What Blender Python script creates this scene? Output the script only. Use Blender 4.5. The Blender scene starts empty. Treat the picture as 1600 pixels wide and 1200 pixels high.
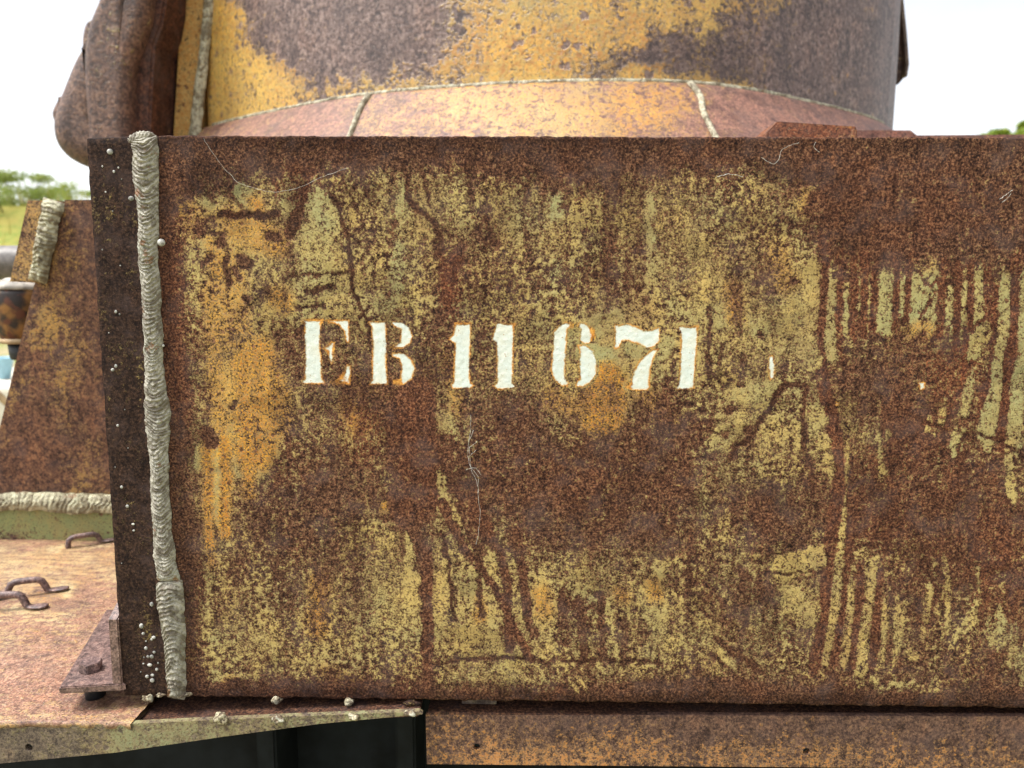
import bpy, bmesh, math, random
import numpy as np
from mathutils import Vector, Matrix

random.seed(7)
scene = bpy.context.scene
col = scene.collection

# ------------------------------------------------------------------ camera
FPX = 1150.0                      # focal length for a 1600 px wide picture
CAM = np.array([0.0, -0.69, 1.50])
PITCH, YAW, ROLL = math.radians(7.5), 0.0165, 0.005
_f = np.array([-math.sin(YAW)*math.cos(PITCH), math.cos(YAW)*math.cos(PITCH), -math.sin(PITCH)])
_r0 = np.array([math.cos(YAW), math.sin(YAW), 0.0])
_u0 = np.cross(_r0, _f)
_r = _r0*math.cos(ROLL) + _u0*math.sin(ROLL)
_u = _u0*math.cos(ROLL) - _r0*math.sin(ROLL)
cd = bpy.data.cameras.new('camera')
cam = bpy.data.objects.new('camera', cd)
col.objects.link(cam)
M = Matrix.Identity(4)
for i in range(3):
    M[i][0], M[i][1], M[i][2], M[i][3] = _r[i], _u[i], -_f[i], CAM[i]
cam.matrix_world = M
cd.sensor_width = 9.8
cd.lens = 9.8*FPX/1600.0
cd.clip_start, cd.clip_end = 0.02, 2000
cd.dof.use_dof = True
cd.dof.focus_distance = 0.70
cd.dof.aperture_fstop = 1.78
scene.camera = cam

# ------------------------------------------------------------------ sky, sun, exposure
SUN_EL, SUN_AZ = math.radians(64), math.radians(252)
world = bpy.data.worlds.new('World')
scene.world = world
world.use_nodes = True
wn, wl = world.node_tree.nodes, world.node_tree.links
wn.clear()
wo = wn.new('ShaderNodeOutputWorld')
bg = wn.new('ShaderNodeBackground')
sky = wn.new('ShaderNodeTexSky')
sky.sky_type = 'NISHITA'
sky.sun_disc = False
sky.sun_elevation = SUN_EL
sky.sun_rotation = SUN_AZ
sky.dust_density = 3.0
sky.air_density = 1.0
bw = wn.new('ShaderNodeRGBToBW')
wl.new(sky.outputs[0], bw.inputs[0])
wc = wn.new('ShaderNodeTexCoord')
wnz = wn.new('ShaderNodeTexNoise')
wnz.inputs['Scale'].default_value = 2.2
wnz.inputs['Detail'].default_value = 6
wl.new(wc.outputs['Generated'], wnz.inputs['Vector'])
wmr = wn.new('ShaderNodeMapRange')
wmr.inputs[1].default_value, wmr.inputs[2].default_value = 0.3, 0.7
wmr.inputs[3].default_value, wmr.inputs[4].default_value = 0.86, 1.36
wl.new(wnz.outputs[0], wmr.inputs[0])
wmul = wn.new('ShaderNodeMath'); wmul.operation = 'MULTIPLY'
wl.new(bw.outputs[0], wmul.inputs[0]); wl.new(wmr.outputs[0], wmul.inputs[1])
wt = wn.new('ShaderNodeMix'); wt.data_type = 'RGBA'; wt.blend_type = 'MIX'
wt.inputs[0].default_value = 0.80           # overcast: mostly grey-white cloud, a little blue left
wl.new(sky.outputs[0], wt.inputs[6])
wl.new(wmul.outputs[0], wt.inputs[7])
wl.new(wt.outputs[2], bg.inputs[0])
bg.inputs[1].default_value = 0.15
wl.new(bg.outputs[0], wo.inputs[0])

sd = bpy.data.lights.new('sun', 'SUN')
sd.energy = 1.5
sd.angle = math.radians(18)
sd.color = (1.0, 0.96, 0.90)
sun = bpy.data.objects.new('sun', sd)
col.objects.link(sun)
# Nishita: rotation measured clockwise from +Y
sdir = Vector((math.sin(SUN_AZ)*math.cos(SUN_EL), math.cos(SUN_AZ)*math.cos(SUN_EL), math.sin(SUN_EL)))
sun.rotation_euler = sdir.to_track_quat('Z', 'Y').to_euler()

vs = scene.view_settings
vs.view_transform = 'Standard'
vs.look = 'None'
vs.gamma = 1.0
vs.exposure = 1.34
scene.render.engine = 'CYCLES'

# ------------------------------------------------------------------ helpers
def ray(px, py):
    px = np.asarray(px, float); py = np.asarray(py, float)
    a = ((px-800)/FPX)[..., None]; b = ((600-py)/FPX)[..., None]
    return _r*a + _u*b + _f

def hit(px, py, Y):
    """survey point: where the sight line through a photo point meets the upright plane Y"""
    d = ray(px, py)
    t = (Y-CAM[1])/d[..., 1]
    return CAM + d*t[..., None]

def hitz(px, py, z):
    d = ray(px, py)
    t = (z-CAM[2])/d[..., 2]
    return CAM + d*t[..., None]

def project(P):
    v = np.asarray(P, float)-CAM
    w = v@_f
    return 800+FPX*(v@_r)/w, 600-FPX*(v@_u)/w

_rng = np.random.RandomState(11)
_tab = _rng.rand(256, 256)
def vnoise(x, y, seed=0):
    x = np.asarray(x, float)+seed*17.31; y = np.asarray(y, float)+seed*9.73
    xi = np.floor(x).astype(int); yi = np.floor(y).astype(int)
    fx = x-xi; fy = y-yi
    fx = fx*fx*(3-2*fx); fy = fy*fy*(3-2*fy)
    a = _tab[xi & 255, yi & 255]; b = _tab[(xi+1) & 255, yi & 255]
    c = _tab[xi & 255, (yi+1) & 255]; d = _tab[(xi+1) & 255, (yi+1) & 255]
    return (a*(1-fx)+b*fx)*(1-fy)+(c*(1-fx)+d*fx)*fy
def fbm(x, y, seed=0, o=4):
    s = 0; a = .5; t = 0
    for i in range(o):
        s = s+a*vnoise(x*2**i, y*2**i, seed+i*3); t += a; a *= .5
    return s/t
def sstep(a, b, x):
    t = np.clip((x-a)/(b-a), 0, 1)
    return t*t*(3-2*t)

def link(name, me, mats=None, parent=None, smooth=False):
    o = bpy.data.objects.new(name, me)
    col.objects.link(o)
    if mats is not None:
        for m in (mats if isinstance(mats, (list, tuple)) else [mats]):
            me.materials.append(m)
    if smooth:
        me.polygons.foreach_set('use_smooth', [True]*len(me.polygons))
    if parent is not None:
        o.parent = parent
    return o

def mesh_np(name, verts, faces, mat, parent=None, smooth=False):
    me = bpy.data.meshes.new(name)
    verts = np.asarray(verts, np.float32).reshape(-1, 3)
    faces = np.asarray(faces, np.int32)
    nf, k = faces.shape
    me.vertices.add(len(verts)); me.vertices.foreach_set('co', verts.ravel())
    me.loops.add(nf*k); me.loops.foreach_set('vertex_index', faces.ravel())
    me.polygons.add(nf)
    me.polygons.foreach_set('loop_start', np.arange(0, nf*k, k, dtype=np.int32))
    me.update(calc_edges=True); me.validate()
    return link(name, me, mat, parent, smooth)

def grid_faces(nr, nc, wrap=False, flip=False):
    r = np.arange(nr-1)[:, None]; c = np.arange(nc if wrap else nc-1)[None, :]
    c2 = (c+1) % nc
    a = r*nc+c; b = r*nc+c2; d = (r+1)*nc+c; e = (r+1)*nc+c2
    q = np.stack([a, b, e, d], -1).reshape(-1, 4)
    return q[:, ::-1] if flip else q

def set_attr(o, name, arr):
    arr = np.asarray(arr, np.float32).reshape(-1, 3)
    at = o.data.attributes.new(name, 'FLOAT_COLOR', 'POINT')
    at.data.foreach_set('color', np.concatenate([arr, np.ones((len(arr), 1), np.float32)], 1).ravel())

def bm_obj(name, bm, mat, parent=None, smooth=False):
    bmesh.ops.recalc_face_normals(bm, faces=bm.faces)
    me = bpy.data.meshes.new(name)
    bm.to_mesh(me); bm.free()
    return link(name, me, mat, parent, smooth)

def bevel_all(bm, w, seg=2, ang=0.5):
    es = [e for e in bm.edges if len(e.link_faces) == 2 and e.calc_face_angle(0) > ang]
    if es:
        bmesh.ops.bevel(bm, geom=es, offset=w, segments=seg, affect='EDGES', clamp_overlap=True)

def box(name, x0, x1, y0, y1, z0, z1, mat, parent=None, bev=0.002):
    bm = bmesh.new()
    bmesh.ops.create_cube(bm, size=1)
    for v in bm.verts:
        v.co = ((x0+x1)/2+v.co.x*(x1-x0), (y0+y1)/2+v.co.y*(y1-y0), (z0+z1)/2+v.co.z*(z1-z0))
    if bev: bevel_all(bm, bev)
    return bm_obj(name, bm, mat, parent)

def prism(name, pts, vec, mat, parent=None, bev=0.0015, seg=2):
    """flat outline (3D points) given thickness along vec"""
    bm = bmesh.new()
    f = bm.faces.new([bm.verts.new(tuple(map(float, p))) for p in pts])
    r = bmesh.ops.extrude_face_region(bm, geom=[f])
    for v in [g for g in r['geom'] if isinstance(g, bmesh.types.BMVert)]:
        v.co += Vector(tuple(map(float, vec)))
    if bev: bevel_all(bm, bev, seg)
    return bm_obj(name, bm, mat, parent)

def plate_with_holes(name, outline, holes, vec, mat, parent=None, ax=None):
    """outline: 3D points in one plane; holes: (centre3D, radius); real through holes"""
    bm = bmesh.new()
    O = [Vector(tuple(map(float, p))) for p in outline]
    ex = (O[1]-O[0]).normalized()
    n = Vector(tuple(map(float, vec))).normalized()
    ey = n.cross(ex).normalized()
    edges = []
    def loop(ps):
        vs_ = [bm.verts.new(p) for p in ps]
        for i in range(len(vs_)): edges.append(bm.edges.new((vs_[i], vs_[(i+1) % len(vs_)])))
    loop(O)
    for c, r in holes:
        c = Vector(tuple(map(float, c)))
        k = 20
        loop([c+ex*(r*math.cos(2*math.pi*i/k))*(1+.05*math.sin(3*i))+ey*(r*math.sin(2*math.pi*i/k)) for i in range(k)])
    bmesh.ops.triangle_fill(bm, edges=edges, use_beauty=True)
    fs = bm.faces[:]
    r = bmesh.ops.extrude_face_region(bm, geom=fs)
    for v in [g for g in r['geom'] if isinstance(g, bmesh.types.BMVert)]:
        v.co += Vector(tuple(map(float, vec)))
    return bm_obj(name, bm, mat, parent)

def tube_path(pts, radii, seg=12, flat=None):
    """verts, faces of a tube; flat: list of (sx, sz) cross-section scalings"""
    P = [Vector(tuple(map(float, p))) for p in pts]
    V = []; n = len(P)
    up = Vector((0, 0, 1))
    for i, p in enumerate(P):
        t = (P[min(i+1, n-1)]-P[max(i-1, 0)]).normalized()
        s = t.cross(up)
        if s.length < 1e-3: s = t.cross(Vector((0, 1, 0)))
        s.normalize(); w = s.cross(t).normalized()
        sx, sz = (flat[i] if flat else (1, 1))
        for k in range(seg):
            a = 2*math.pi*k/seg
            V.append(p+s*(radii[i]*sx*math.cos(a))+w*(radii[i]*sz*math.sin(a)))
    F = []
    for i in range(n-1):
        for k in range(seg):
            k2 = (k+1) % seg
            F.append((i*seg+k, i*seg+k2, (i+1)*seg+k2, (i+1)*seg+k))
    return V, F
def tube(name, pts, radii, mat, parent=None, seg=12, flat=None):
    V, F = tube_path(pts, radii, seg, flat)
    me = bpy.data.meshes.new(name)
    n = len(pts)
    F = F+[tuple(range(seg))[::-1], tuple(range((n-1)*seg, n*seg))]
    me.from_pydata([tuple(v) for v in V], [], F)
    me.update()
    return link(name, me, mat, parent, True)

def smooth_poly(pts, n):
    """Catmull-Rom resample of a polyline to n points (numpy)"""
    P = np.asarray(pts, float)
    if len(P) == 2:
        t = np.linspace(0, 1, n)[:, None]
        return P[0]*(1-t)+P[1]*t
    Q = np.vstack([2*P[0]-P[1], P, 2*P[-1]-P[-2]])
    d = np.concatenate([[0], np.cumsum(np.linalg.norm(np.diff(P, axis=0), axis=1))])
    s = np.linspace(0, d[-1], n)
    i = np.clip(np.searchsorted(d, s, side='right')-1, 0, len(P)-2)
    u = ((s-d[i])/np.maximum(d[i+1]-d[i], 1e-9))[:, None]
    p0, p1, p2, p3 = Q[i], Q[i+1], Q[i+2], Q[i+3]
    return .5*((2*p1)+(-p0+p2)*u+(2*p0-5*p1+4*p2-p3)*u**2+(-p0+3*p1-3*p2+p3)*u**3)

# ------------------------------------------------------------------ materials
class NT:
    def __init__(s, name):
        s.m = bpy.data.materials.new(name); s.m.use_nodes = True
        s.n = s.m.node_tree.nodes; s.l = s.m.node_tree.links
        s.b = s.n['Principled BSDF']
        tc = s.n.new('ShaderNodeTexCoord'); s.co = tc.outputs['Object']
    def _in(s, sock, v):
        if hasattr(v, 'is_linked') or isinstance(v, bpy.types.NodeSocket): s.l.new(v, sock)
        elif isinstance(v, (tuple, list)):
            sock.default_value = (*v, 1) if len(v) == 3 and len(sock.default_value) == 4 else v
        else: sock.default_value = v
    def math(s, op, a, b=0.0, c=None, clamp=False):
        n = s.n.new('ShaderNodeMath'); n.operation = op; n.use_clamp = clamp
        s._in(n.inputs[0], a); s._in(n.inputs[1], b)
        if c is not None: s._in(n.inputs[2], c)
        return n.outputs[0]
    def add(s, a, b): return s.math('ADD', a, b)
    def mul(s, a, b): return s.math('MULTIPLY', a, b)
    def noise(s, scale, detail=4, rough=.6, vec=None, dist=0.0, off=(0, 0, 0), stretch=None):
        v = vec or s.co
        if stretch or any(off):
            mp = s.n.new('ShaderNodeMapping')
            mp.inputs['Location'].default_value = off
            if stretch: mp.inputs['Scale'].default_value = stretch
            s.l.new(v, mp.inputs[0]); v = mp.outputs[0]
        n = s.n.new('ShaderNodeTexNoise')
        n.inputs['Scale'].default_value = scale; n.inputs['Detail'].default_value = detail
        n.inputs['Roughness'].default_value = rough; n.inputs['Distortion'].default_value = dist
        s.l.new(v, n.inputs['Vector'])
        return n.outputs[0]
    def voro(s, scale, rnd=1.0, off=(0, 0, 0), stretch=None):
        v = s.co
        mp = s.n.new('ShaderNodeMapping'); mp.inputs['Location'].default_value = off
        if stretch: mp.inputs['Scale'].default_value = stretch
        s.l.new(v, mp.inputs[0])
        n = s.n.new('ShaderNodeTexVoronoi'); n.inputs['Scale'].default_value = scale
        n.inputs['Randomness'].default_value = rnd
        s.l.new(mp.outputs[0], n.inputs['Vector'])
        return n
    def rng(s, v, a, b, c=0.0, d=1.0, smooth=True):
        n = s.n.new('ShaderNodeMapRange'); n.interpolation_type = 'SMOOTHSTEP' if smooth else 'LINEAR'
        s._in(n.inputs[0], v)
        for i, x in enumerate((a, b, c, d)): s._in(n.inputs[i+1], x)
        return n.outputs[0]
    def mix(s, f, a, b, mode='MIX'):
        n = s.n.new('ShaderNodeMix'); n.data_type = 'RGBA'; n.blend_type = mode
        s._in(n.inputs[0], f); s._in(n.inputs[6], a); s._in(n.inputs[7], b)
        return n.outputs[2]
    def ramp(s, f, stops):
        n = s.n.new('ShaderNodeValToRGB'); e = n.color_ramp.elements
        while len(e) < len(stops): e.new(.5)
        for i, (p, c) in enumerate(stops): e[i].position = p; e[i].color = (*c, 1)
        s._in(n.inputs[0], f)
        return n.outputs[0]
    def attr(s, name):
        n = s.n.new('ShaderNodeAttribute'); n.attribute_name = name
        x = s.n.new('ShaderNodeSeparateColor'); s.l.new(n.outputs['Color'], x.inputs[0])
        return x.outputs
    def bump(s, h, strength=.4, dist=.001):
        n = s.n.new('ShaderNodeBump'); n.inputs['Strength'].default_value = strength
        n.inputs['Distance'].default_value = dist
        s.l.new(h, n.inputs['Height']); s.l.new(n.outputs[0], s.b.inputs['Normal'])
    def out(s, colr, rough=.7, spec=.3, metal=0.0):
        s._in(s.b.inputs['Base Color'], colr); s._in(s.b.inputs['Roughness'], rough)
        s._in(s.b.inputs['Specular IOR Level'], spec); s._in(s.b.inputs['Metallic'], metal)
        return s.m

YELLOW, GREEN, ORANGE = (.56, .41, .145), (.31, .335, .165), (.80, .39, .045)
RUST = ((.017, .009, .008), (.092, .041, .025), (.30, .155, .085))

def rusty(name, attr=False, paint=.2, green=0.0, orange=0.0, red=0.0, grime_shade=0.0, s=1.0,
          yellow=YELLOW, greenc=GREEN, orangec=ORANGE, rust=RUST, rough=.72, spec=.25,
          bump=.5, streak=(1, 1, .22), patch=0.25, patch_scale=9.0, zgrad=None, gain=5.6, streakw=.16):
    t = NT(name)
    n1 = t.noise(520*s, 3, .65)
    n2 = t.noise(175*s, 4, .62, off=(3, 1, 2))
    n3 = t.noise(95*s, 3, .5, off=(7, 4, 1), stretch=streak)
    nb = t.noise(patch_scale*s, 3, .6, off=(1, 8, 3)) if not attr else None
    if attr:
        a = t.attr('mark_a'); b = t.attr('mark_b')
        P, G, O = a[0], a[1], a[2]; R, D, W = b[0], b[1], b[2]
    else:
        P = t.add(t.mul(t.add(nb, -.5), patch*8), paint)
        if zgrad:
            sx = t.n.new('ShaderNodeSeparateXYZ'); t.l.new(t.co, sx.inputs[0])
            P = t.add(P, t.rng(sx.outputs[2], zgrad[0], zgrad[1], zgrad[2], zgrad[3]))
        G, O, R, D, W = green, orange, red, grime_shade, None
    comb = t.add(t.add(t.mul(n1, .48), t.mul(n2, .36)), t.mul(n3, streakw))
    grain = t.rng(t.noise(11*s, 3, .55, off=(4, 2, 6)), .36, .64)            # some places flake, others only stain
    comb = t.add(comb, t.mul(t.mul(t.add(n2, t.mul(n1, -1.0)), grain), .16))
    m = t.add(P, t.mul(t.add(comb, -.42-.5*streakw), t.rng(grain, 0, 1, gain*.70, gain*1.12)))
    mask = t.rng(m, .20, .78)
    # round pits eaten through the paint
    vo = t.voro(115*s, 1.0, off=(.3, .1, .7))
    pit_size = t.rng(n2, .40, .66, .05, .34)
    pits = t.rng(t.add(vo.outputs['Distance'], t.mul(t.add(n1, -.5), .35)), t.add(pit_size, -.05), t.add(pit_size, .05))
    pits = t.math('MAXIMUM', pits, t.rng(P, .93, 1.05))
    mask = t.mul(mask, t.add(t.mul(pits, .92), .08))
    # rust body
    nr = t.noise(430*s, 4, .72, off=(2, 2, 9))
    rv = t.add(t.mul(t.add(t.add(t.mul(nr, .7), t.mul(n2, .3)), -.5), 4.2), .45)
    rc = t.ramp(rv, [(.1, rust[0]), (.48, rust[1]), (.95, rust[2])])
    redm = t.math('MULTIPLY', R, t.rng(n2, .35, .6, .45, 1.0), clamp=True)
    rc = t.mix(redm, rc, t.ramp(rv, [(.1, (.045, .013, .010)), (.5, (.15, .042, .022)), (.95, (.38, .12, .045))]))
    film = t.mul(t.rng(t.noise(34*s, 3, .6, off=(5, 5, 5)), .46, .70), .5)     # grey bloom on the rust
    rc = t.mix(t.mul(film, .95), rc, (.105, .070, .064))
    mot = t.noise(70*s, 4, .65, off=(3, 9, 4), stretch=(1, 1, .6))
    rc = t.mix(t.rng(mot, .50, .66, 0, .65), rc, t.mix(1.0, rc, (.42, .40, .42), 'MULTIPLY'))
    rc = t.mix(t.rng(mot, .34, .46, .45, 0), rc, t.mix(1.0, rc, (1.5, 1.35, 1.2), 'MULTIPLY'))
    # paint body
    yv = t.noise(28*s, 4, .6, off=(9, 3, 3))
    pc = t.mix(t.rng(yv, .35, .68), yellow, tuple(min(1, c*k) for c, k in zip(yellow, (.72, .80, .95))))
    gm = t.math('ADD', G, t.mul(t.add(t.noise(22*s, 4, .6, off=(4, 9, 1)), -.52), 1.5), clamp=True)
    pc = t.mix(gm, pc, greenc)
    wash = t.noise(16*s, 4, .6, off=(2, 6, 8), stretch=(1, 1, .35))
    pc = t.mix(t.rng(wash, .50, .68, 0, .45), pc, (.30, .17, .075))
    om = t.math('ADD', t.mul(O, t.rng(n1, .34, .62, .35, 1.1)), 0.0, clamp=True)
    pc = t.mix(om, pc, t.mix(t.rng(n2, .38, .6), orangec, (.44, .17, .035)))
    # rust bleeding into the paint round every pit
    bleed = t.mul(t.rng(m, .46, .92, 1.0, 0.0), .62)
    pc = t.mix(bleed, pc, t.mix(t.rng(nr, .4, .62), (.15, .098, .055), (.29, .20, .085)))
    pc = t.mix(t.mul(t.rng(nr, .52, .68), .38), pc, (.14, .10, .06))
    base = t.mix(mask, rc, pc)
    # fine dark flecks over all
    fl = t.rng(t.noise(520*s, 3, .65, off=(6, 1, 1)), .57, .66)
    base = t.mix(t.mul(fl, .70), base, (.022, .016, .017))
    bf = t.rng(t.noise(560*s, 2, .6, off=(8, 3, 5)), .62, .70)
    base = t.mix(t.mul(bf, .42), base, t.mix(n2, rust[2], tuple(min(.6, c*2.0) for c in rust[2])))
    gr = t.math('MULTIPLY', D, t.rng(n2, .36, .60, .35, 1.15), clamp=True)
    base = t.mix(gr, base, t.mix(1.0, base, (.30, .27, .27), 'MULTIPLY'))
    h = t.add(t.mul(mask, .8), t.mul(nr, .9))
    if W is not None:
        w = t.add(W, t.mul(t.add(n1, -.5), .75))
        ring = t.mul(t.mul(t.rng(w, .28, .56), t.rng(W, .02, .12)), t.rng(t.noise(55, 3, .6, off=(2, 7, 7)), .38, .60, .12, 1.0))
        base = t.mix(ring, base, t.mix(t.rng(n2, .4, .6), (.72, .36, .08), (.50, .20, .04)))
        wm = t.rng(t.add(W, t.add(t.mul(t.add(n1, -.5), .45), t.mul(O, -.28))), .45, .74)
        wm = t.mul(wm, t.rng(t.add(t.noise(240, 4, .7, off=(3, 3, 1)), t.mul(t.add(n1, -.5), .3)), .64, .70, 1.0, .15))
        wcol = t.mix(t.rng(t.noise(60, 4, .6), .4, .7), (.64, .70, .66), (.69, .70, .61))
        wcol = t.mix(t.rng(t.noise(420, 4, .65, off=(1, 1, 4)), .55, .70, 0, .5), wcol, (.42, .40, .33))
        wcol = t.mix(t.mul(t.rng(W, .95, .6), t.rng(n2, .45, .6)), wcol, (.62, .50, .28))
        base = t.mix(wm, base, wcol)
        h = t.add(t.mul(h, t.rng(wm, 0, 1, 1, .12)), 0.0)
    t.bump(h, bump, .0012/s)
    return t.out(base, t.rng(mask, 0, 1, rough, rough-.14), spec)

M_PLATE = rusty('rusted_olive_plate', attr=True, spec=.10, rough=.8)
M_EDGE = rusty('dark_plate_edge', paint=-.10, grime_shade=.55, s=1.0, patch=.22, patch_scale=22, rust=((.016, .010, .009), (.048, .027, .020), (.13, .075, .05)), rough=.75, spec=.10, bump=.9)
M_TURRET = rusty('turret_armour', attr=True, s=.27, yellow=(.70, .50, .13), orangec=(.80, .42, .07), rust=((.05, .030, .027), (.15, .095, .080), (.31, .225, .195)), rough=.48, spec=.55, bump=.45)
M_CONE = rusty('collar_armour', attr=True, s=.45, yellow=(.45, .32, .11), rust=((.12, .06, .05), (.26, .13, .095), (.40, .22, .15)), rough=.55, spec=.45, bump=.3)
M_CAST = rusty('cast_rust', paint=-.15, s=.32, patch=.2, rust=((.045, .026, .022), (.135, .072, .052), (.28, .165, .11)), rough=.5, spec=.4, bump=1.0)
M_FIN = rusty('fin_plate', paint=.10, s=.62, patch=.35, patch_scale=11, yellow=(.33, .24, .08), orange=.5, red=.1, rust=((.04, .022, .017), (.125, .062, .038), (.24, .13, .07)), rough=.7, spec=.18)
M_FINEDGE = rusty('fin_edge', paint=.62, s=.6, patch=.2, green=.25, orange=.45)
M_GREENBAND = rusty('green_strip', paint=.88, s=.6, patch=.34, patch_scale=14, green=1.3, greenc=(.20, .26, .11), orange=.1)
M_DECK = rusty('deck_sheet', attr=True, s=.75, yellow=(.62, .49, .27), greenc=(.52, .55, .36), orangec=(.64, .38, .17),
               rust=((.17, .085, .055), (.35, .185, .12), (.56, .37, .25)), streak=(.35, 1.5, 1), streakw=.34, rough=.5, spec=.4, bump=.5)
M_BRACKET = rusty('bracket_steel', paint=-.3, s=.8, patch=.1, rust=((.06, .035, .032), (.17, .10, .085), (.30, .20, .165)), rough=.45, spec=.5)
M_VALANCE = rusty('valance_steel', paint=.42, s=.7, patch=.3, patch_scale=8, green=.35, gain=3.2, yellow=(.25, .215, .115), rust=((.06, .045, .038), (.13, .098, .075), (.22, .17, .12)), rough=.6)
M_UNDER = rusty('under_sheet', paint=-.35, s=.8, patch=.1, red=.1, grime_shade=.5)
M_SKIRT = rusty('skirt_steel', paint=.12, s=.9, patch=.22, orange=.75, spec=.12, yellow=(.50, .29, .16), orangec=(.58, .27, .12),
                zgrad=(1.02, 1.085, .36, -.22), rust=((.05, .03, .026), (.125, .070, .052), (.23, .135, .09)))
M_ROOF = rusty('roof_rust', paint=-.1, s=.5, patch=.2, red=.5, rust=((.10, .05, .04), (.27, .13, .10), (.40, .22, .17)), rough=.55, spec=.4)
M_BLOCK = rusty('orange_block', paint=.1, s=.55, patch=.3, orange=.8, red=.7, orangec=(.5, .23, .09), rust=((.09, .04, .025), (.28, .12, .06), (.42, .22, .12)))
M_HANDLE = rusty('handle_rod', paint=-.4, s=.7, patch=.1, rust=((.07, .045, .045), (.17, .105, .095), (.33, .22, .19)), rough=.45, spec=.5)

def weld_mat(name, base, rustiness=.3, s=1.0):
    t = NT(name)
    n = t.noise(160*s, 5, .6); n2 = t.noise(520*s, 4, .65, off=(2, 4, 4)); nb = t.noise(26*s, 4, .6, off=(5, 2, 1))
    c = t.mix(t.rng(n, .35, .65), base, tuple(x*k for x, k in zip(base, (.62, .62, .60))))
    c = t.mix(t.rng(n, .56, .66, 0, .55), c, (.13, .095, .06))
    c = t.mix(t.rng(nb, .52, .66, 0, .45), c, (base[0]*.72, base[1]*.86, base[2]*.86))
    ox = t.attr('oxide')[0]
    c = t.mix(t.rng(ox, .25, .62, .88, 0), c, (base[0]*.30, base[1]*.26, base[2]*.22))
    c = t.mix(t.rng(n2, .56, .68, 0, .8), c, (.07, .05, .04))
    c = t.mix(t.mul(t.rng(t.add(nb, t.mul(t.add(n, -.5), .5)), .60, .72), rustiness*2), c, (.20, .10, .045))
    t.bump(t.add(n2, n), .5, .0012/s)
    return t.out(c, .55, .4)
M_WELD = weld_mat('weld_metal', (.38, .355, .285), .6)
M_WELD2 = weld_mat('weld_metal_yellowed', (.48, .45, .30), .35, .6)
M_WELD3 = weld_mat('turret_weld_metal', (.50, .46, .33), .2, .5)
M_TACK = rusty('tack_metal', paint=.55, s=1.0, patch=.25, patch_scale=60, yellow=(.50, .45, .30), rust=((.05, .035, .025), (.16, .12, .08), (.3, .25, .17)))

def plain(name, c, rough=.6, spec=.4, var=.25, scale=60, bump=0.0):
    t = NT(name)
    n = t.noise(scale, 5, .6)
    k = t.rng(n, .3, .7)
    colr = t.mix(k, tuple(x*(1-var) for x in c), tuple(min(1, x*(1+var)) for x in c))
    if bump: t.bump(n, bump, .004)
    return t.out(colr, rough, spec)
M_SPAT = plain('spatter_metal', (.34, .335, .31), .55, .4, .7, 160)
M_BLACK = plain('hull_shade_black', (.0075, .0095, .012), .75, .15, .5, 18)  # near-black colour holds the shade of the void below the deck
M_RUBBER = plain('black_rubber', (.012, .013, .015), .5, .4)
M_SILK = plain('spider_silk', (.52, .50, .45), .5, .4, .5, 300)
M_DARKBAR = plain('grey_steel_bar', (.13, .115, .105), .45, .5, .5, 40)

# mottled lamp housing (yellow / black / red rust)
t = NT('mottled_housing')
nn = t.noise(26, 3, .5); n2 = t.noise(40, 3, .5, off=(4, 4, 4))
c = t.mix(t.rng(nn, .40, .56), (.26, .125, .035), (.022, .015, .014))
c = t.mix(t.rng(n2, .48, .62), c, (.11, .035, .018))
M_HOUSING = t.out(c, .5, .4)

# ------------------------------------------------------------------ the vehicle root
veh = bpy.data.objects.new('armoured_vehicle', None)
col.objects.link(veh)
veh['label'] = 'rusty armoured vehicle with stencilled side plate, turret and welded seams'
veh['category'] = 'armoured vehicle'

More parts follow.
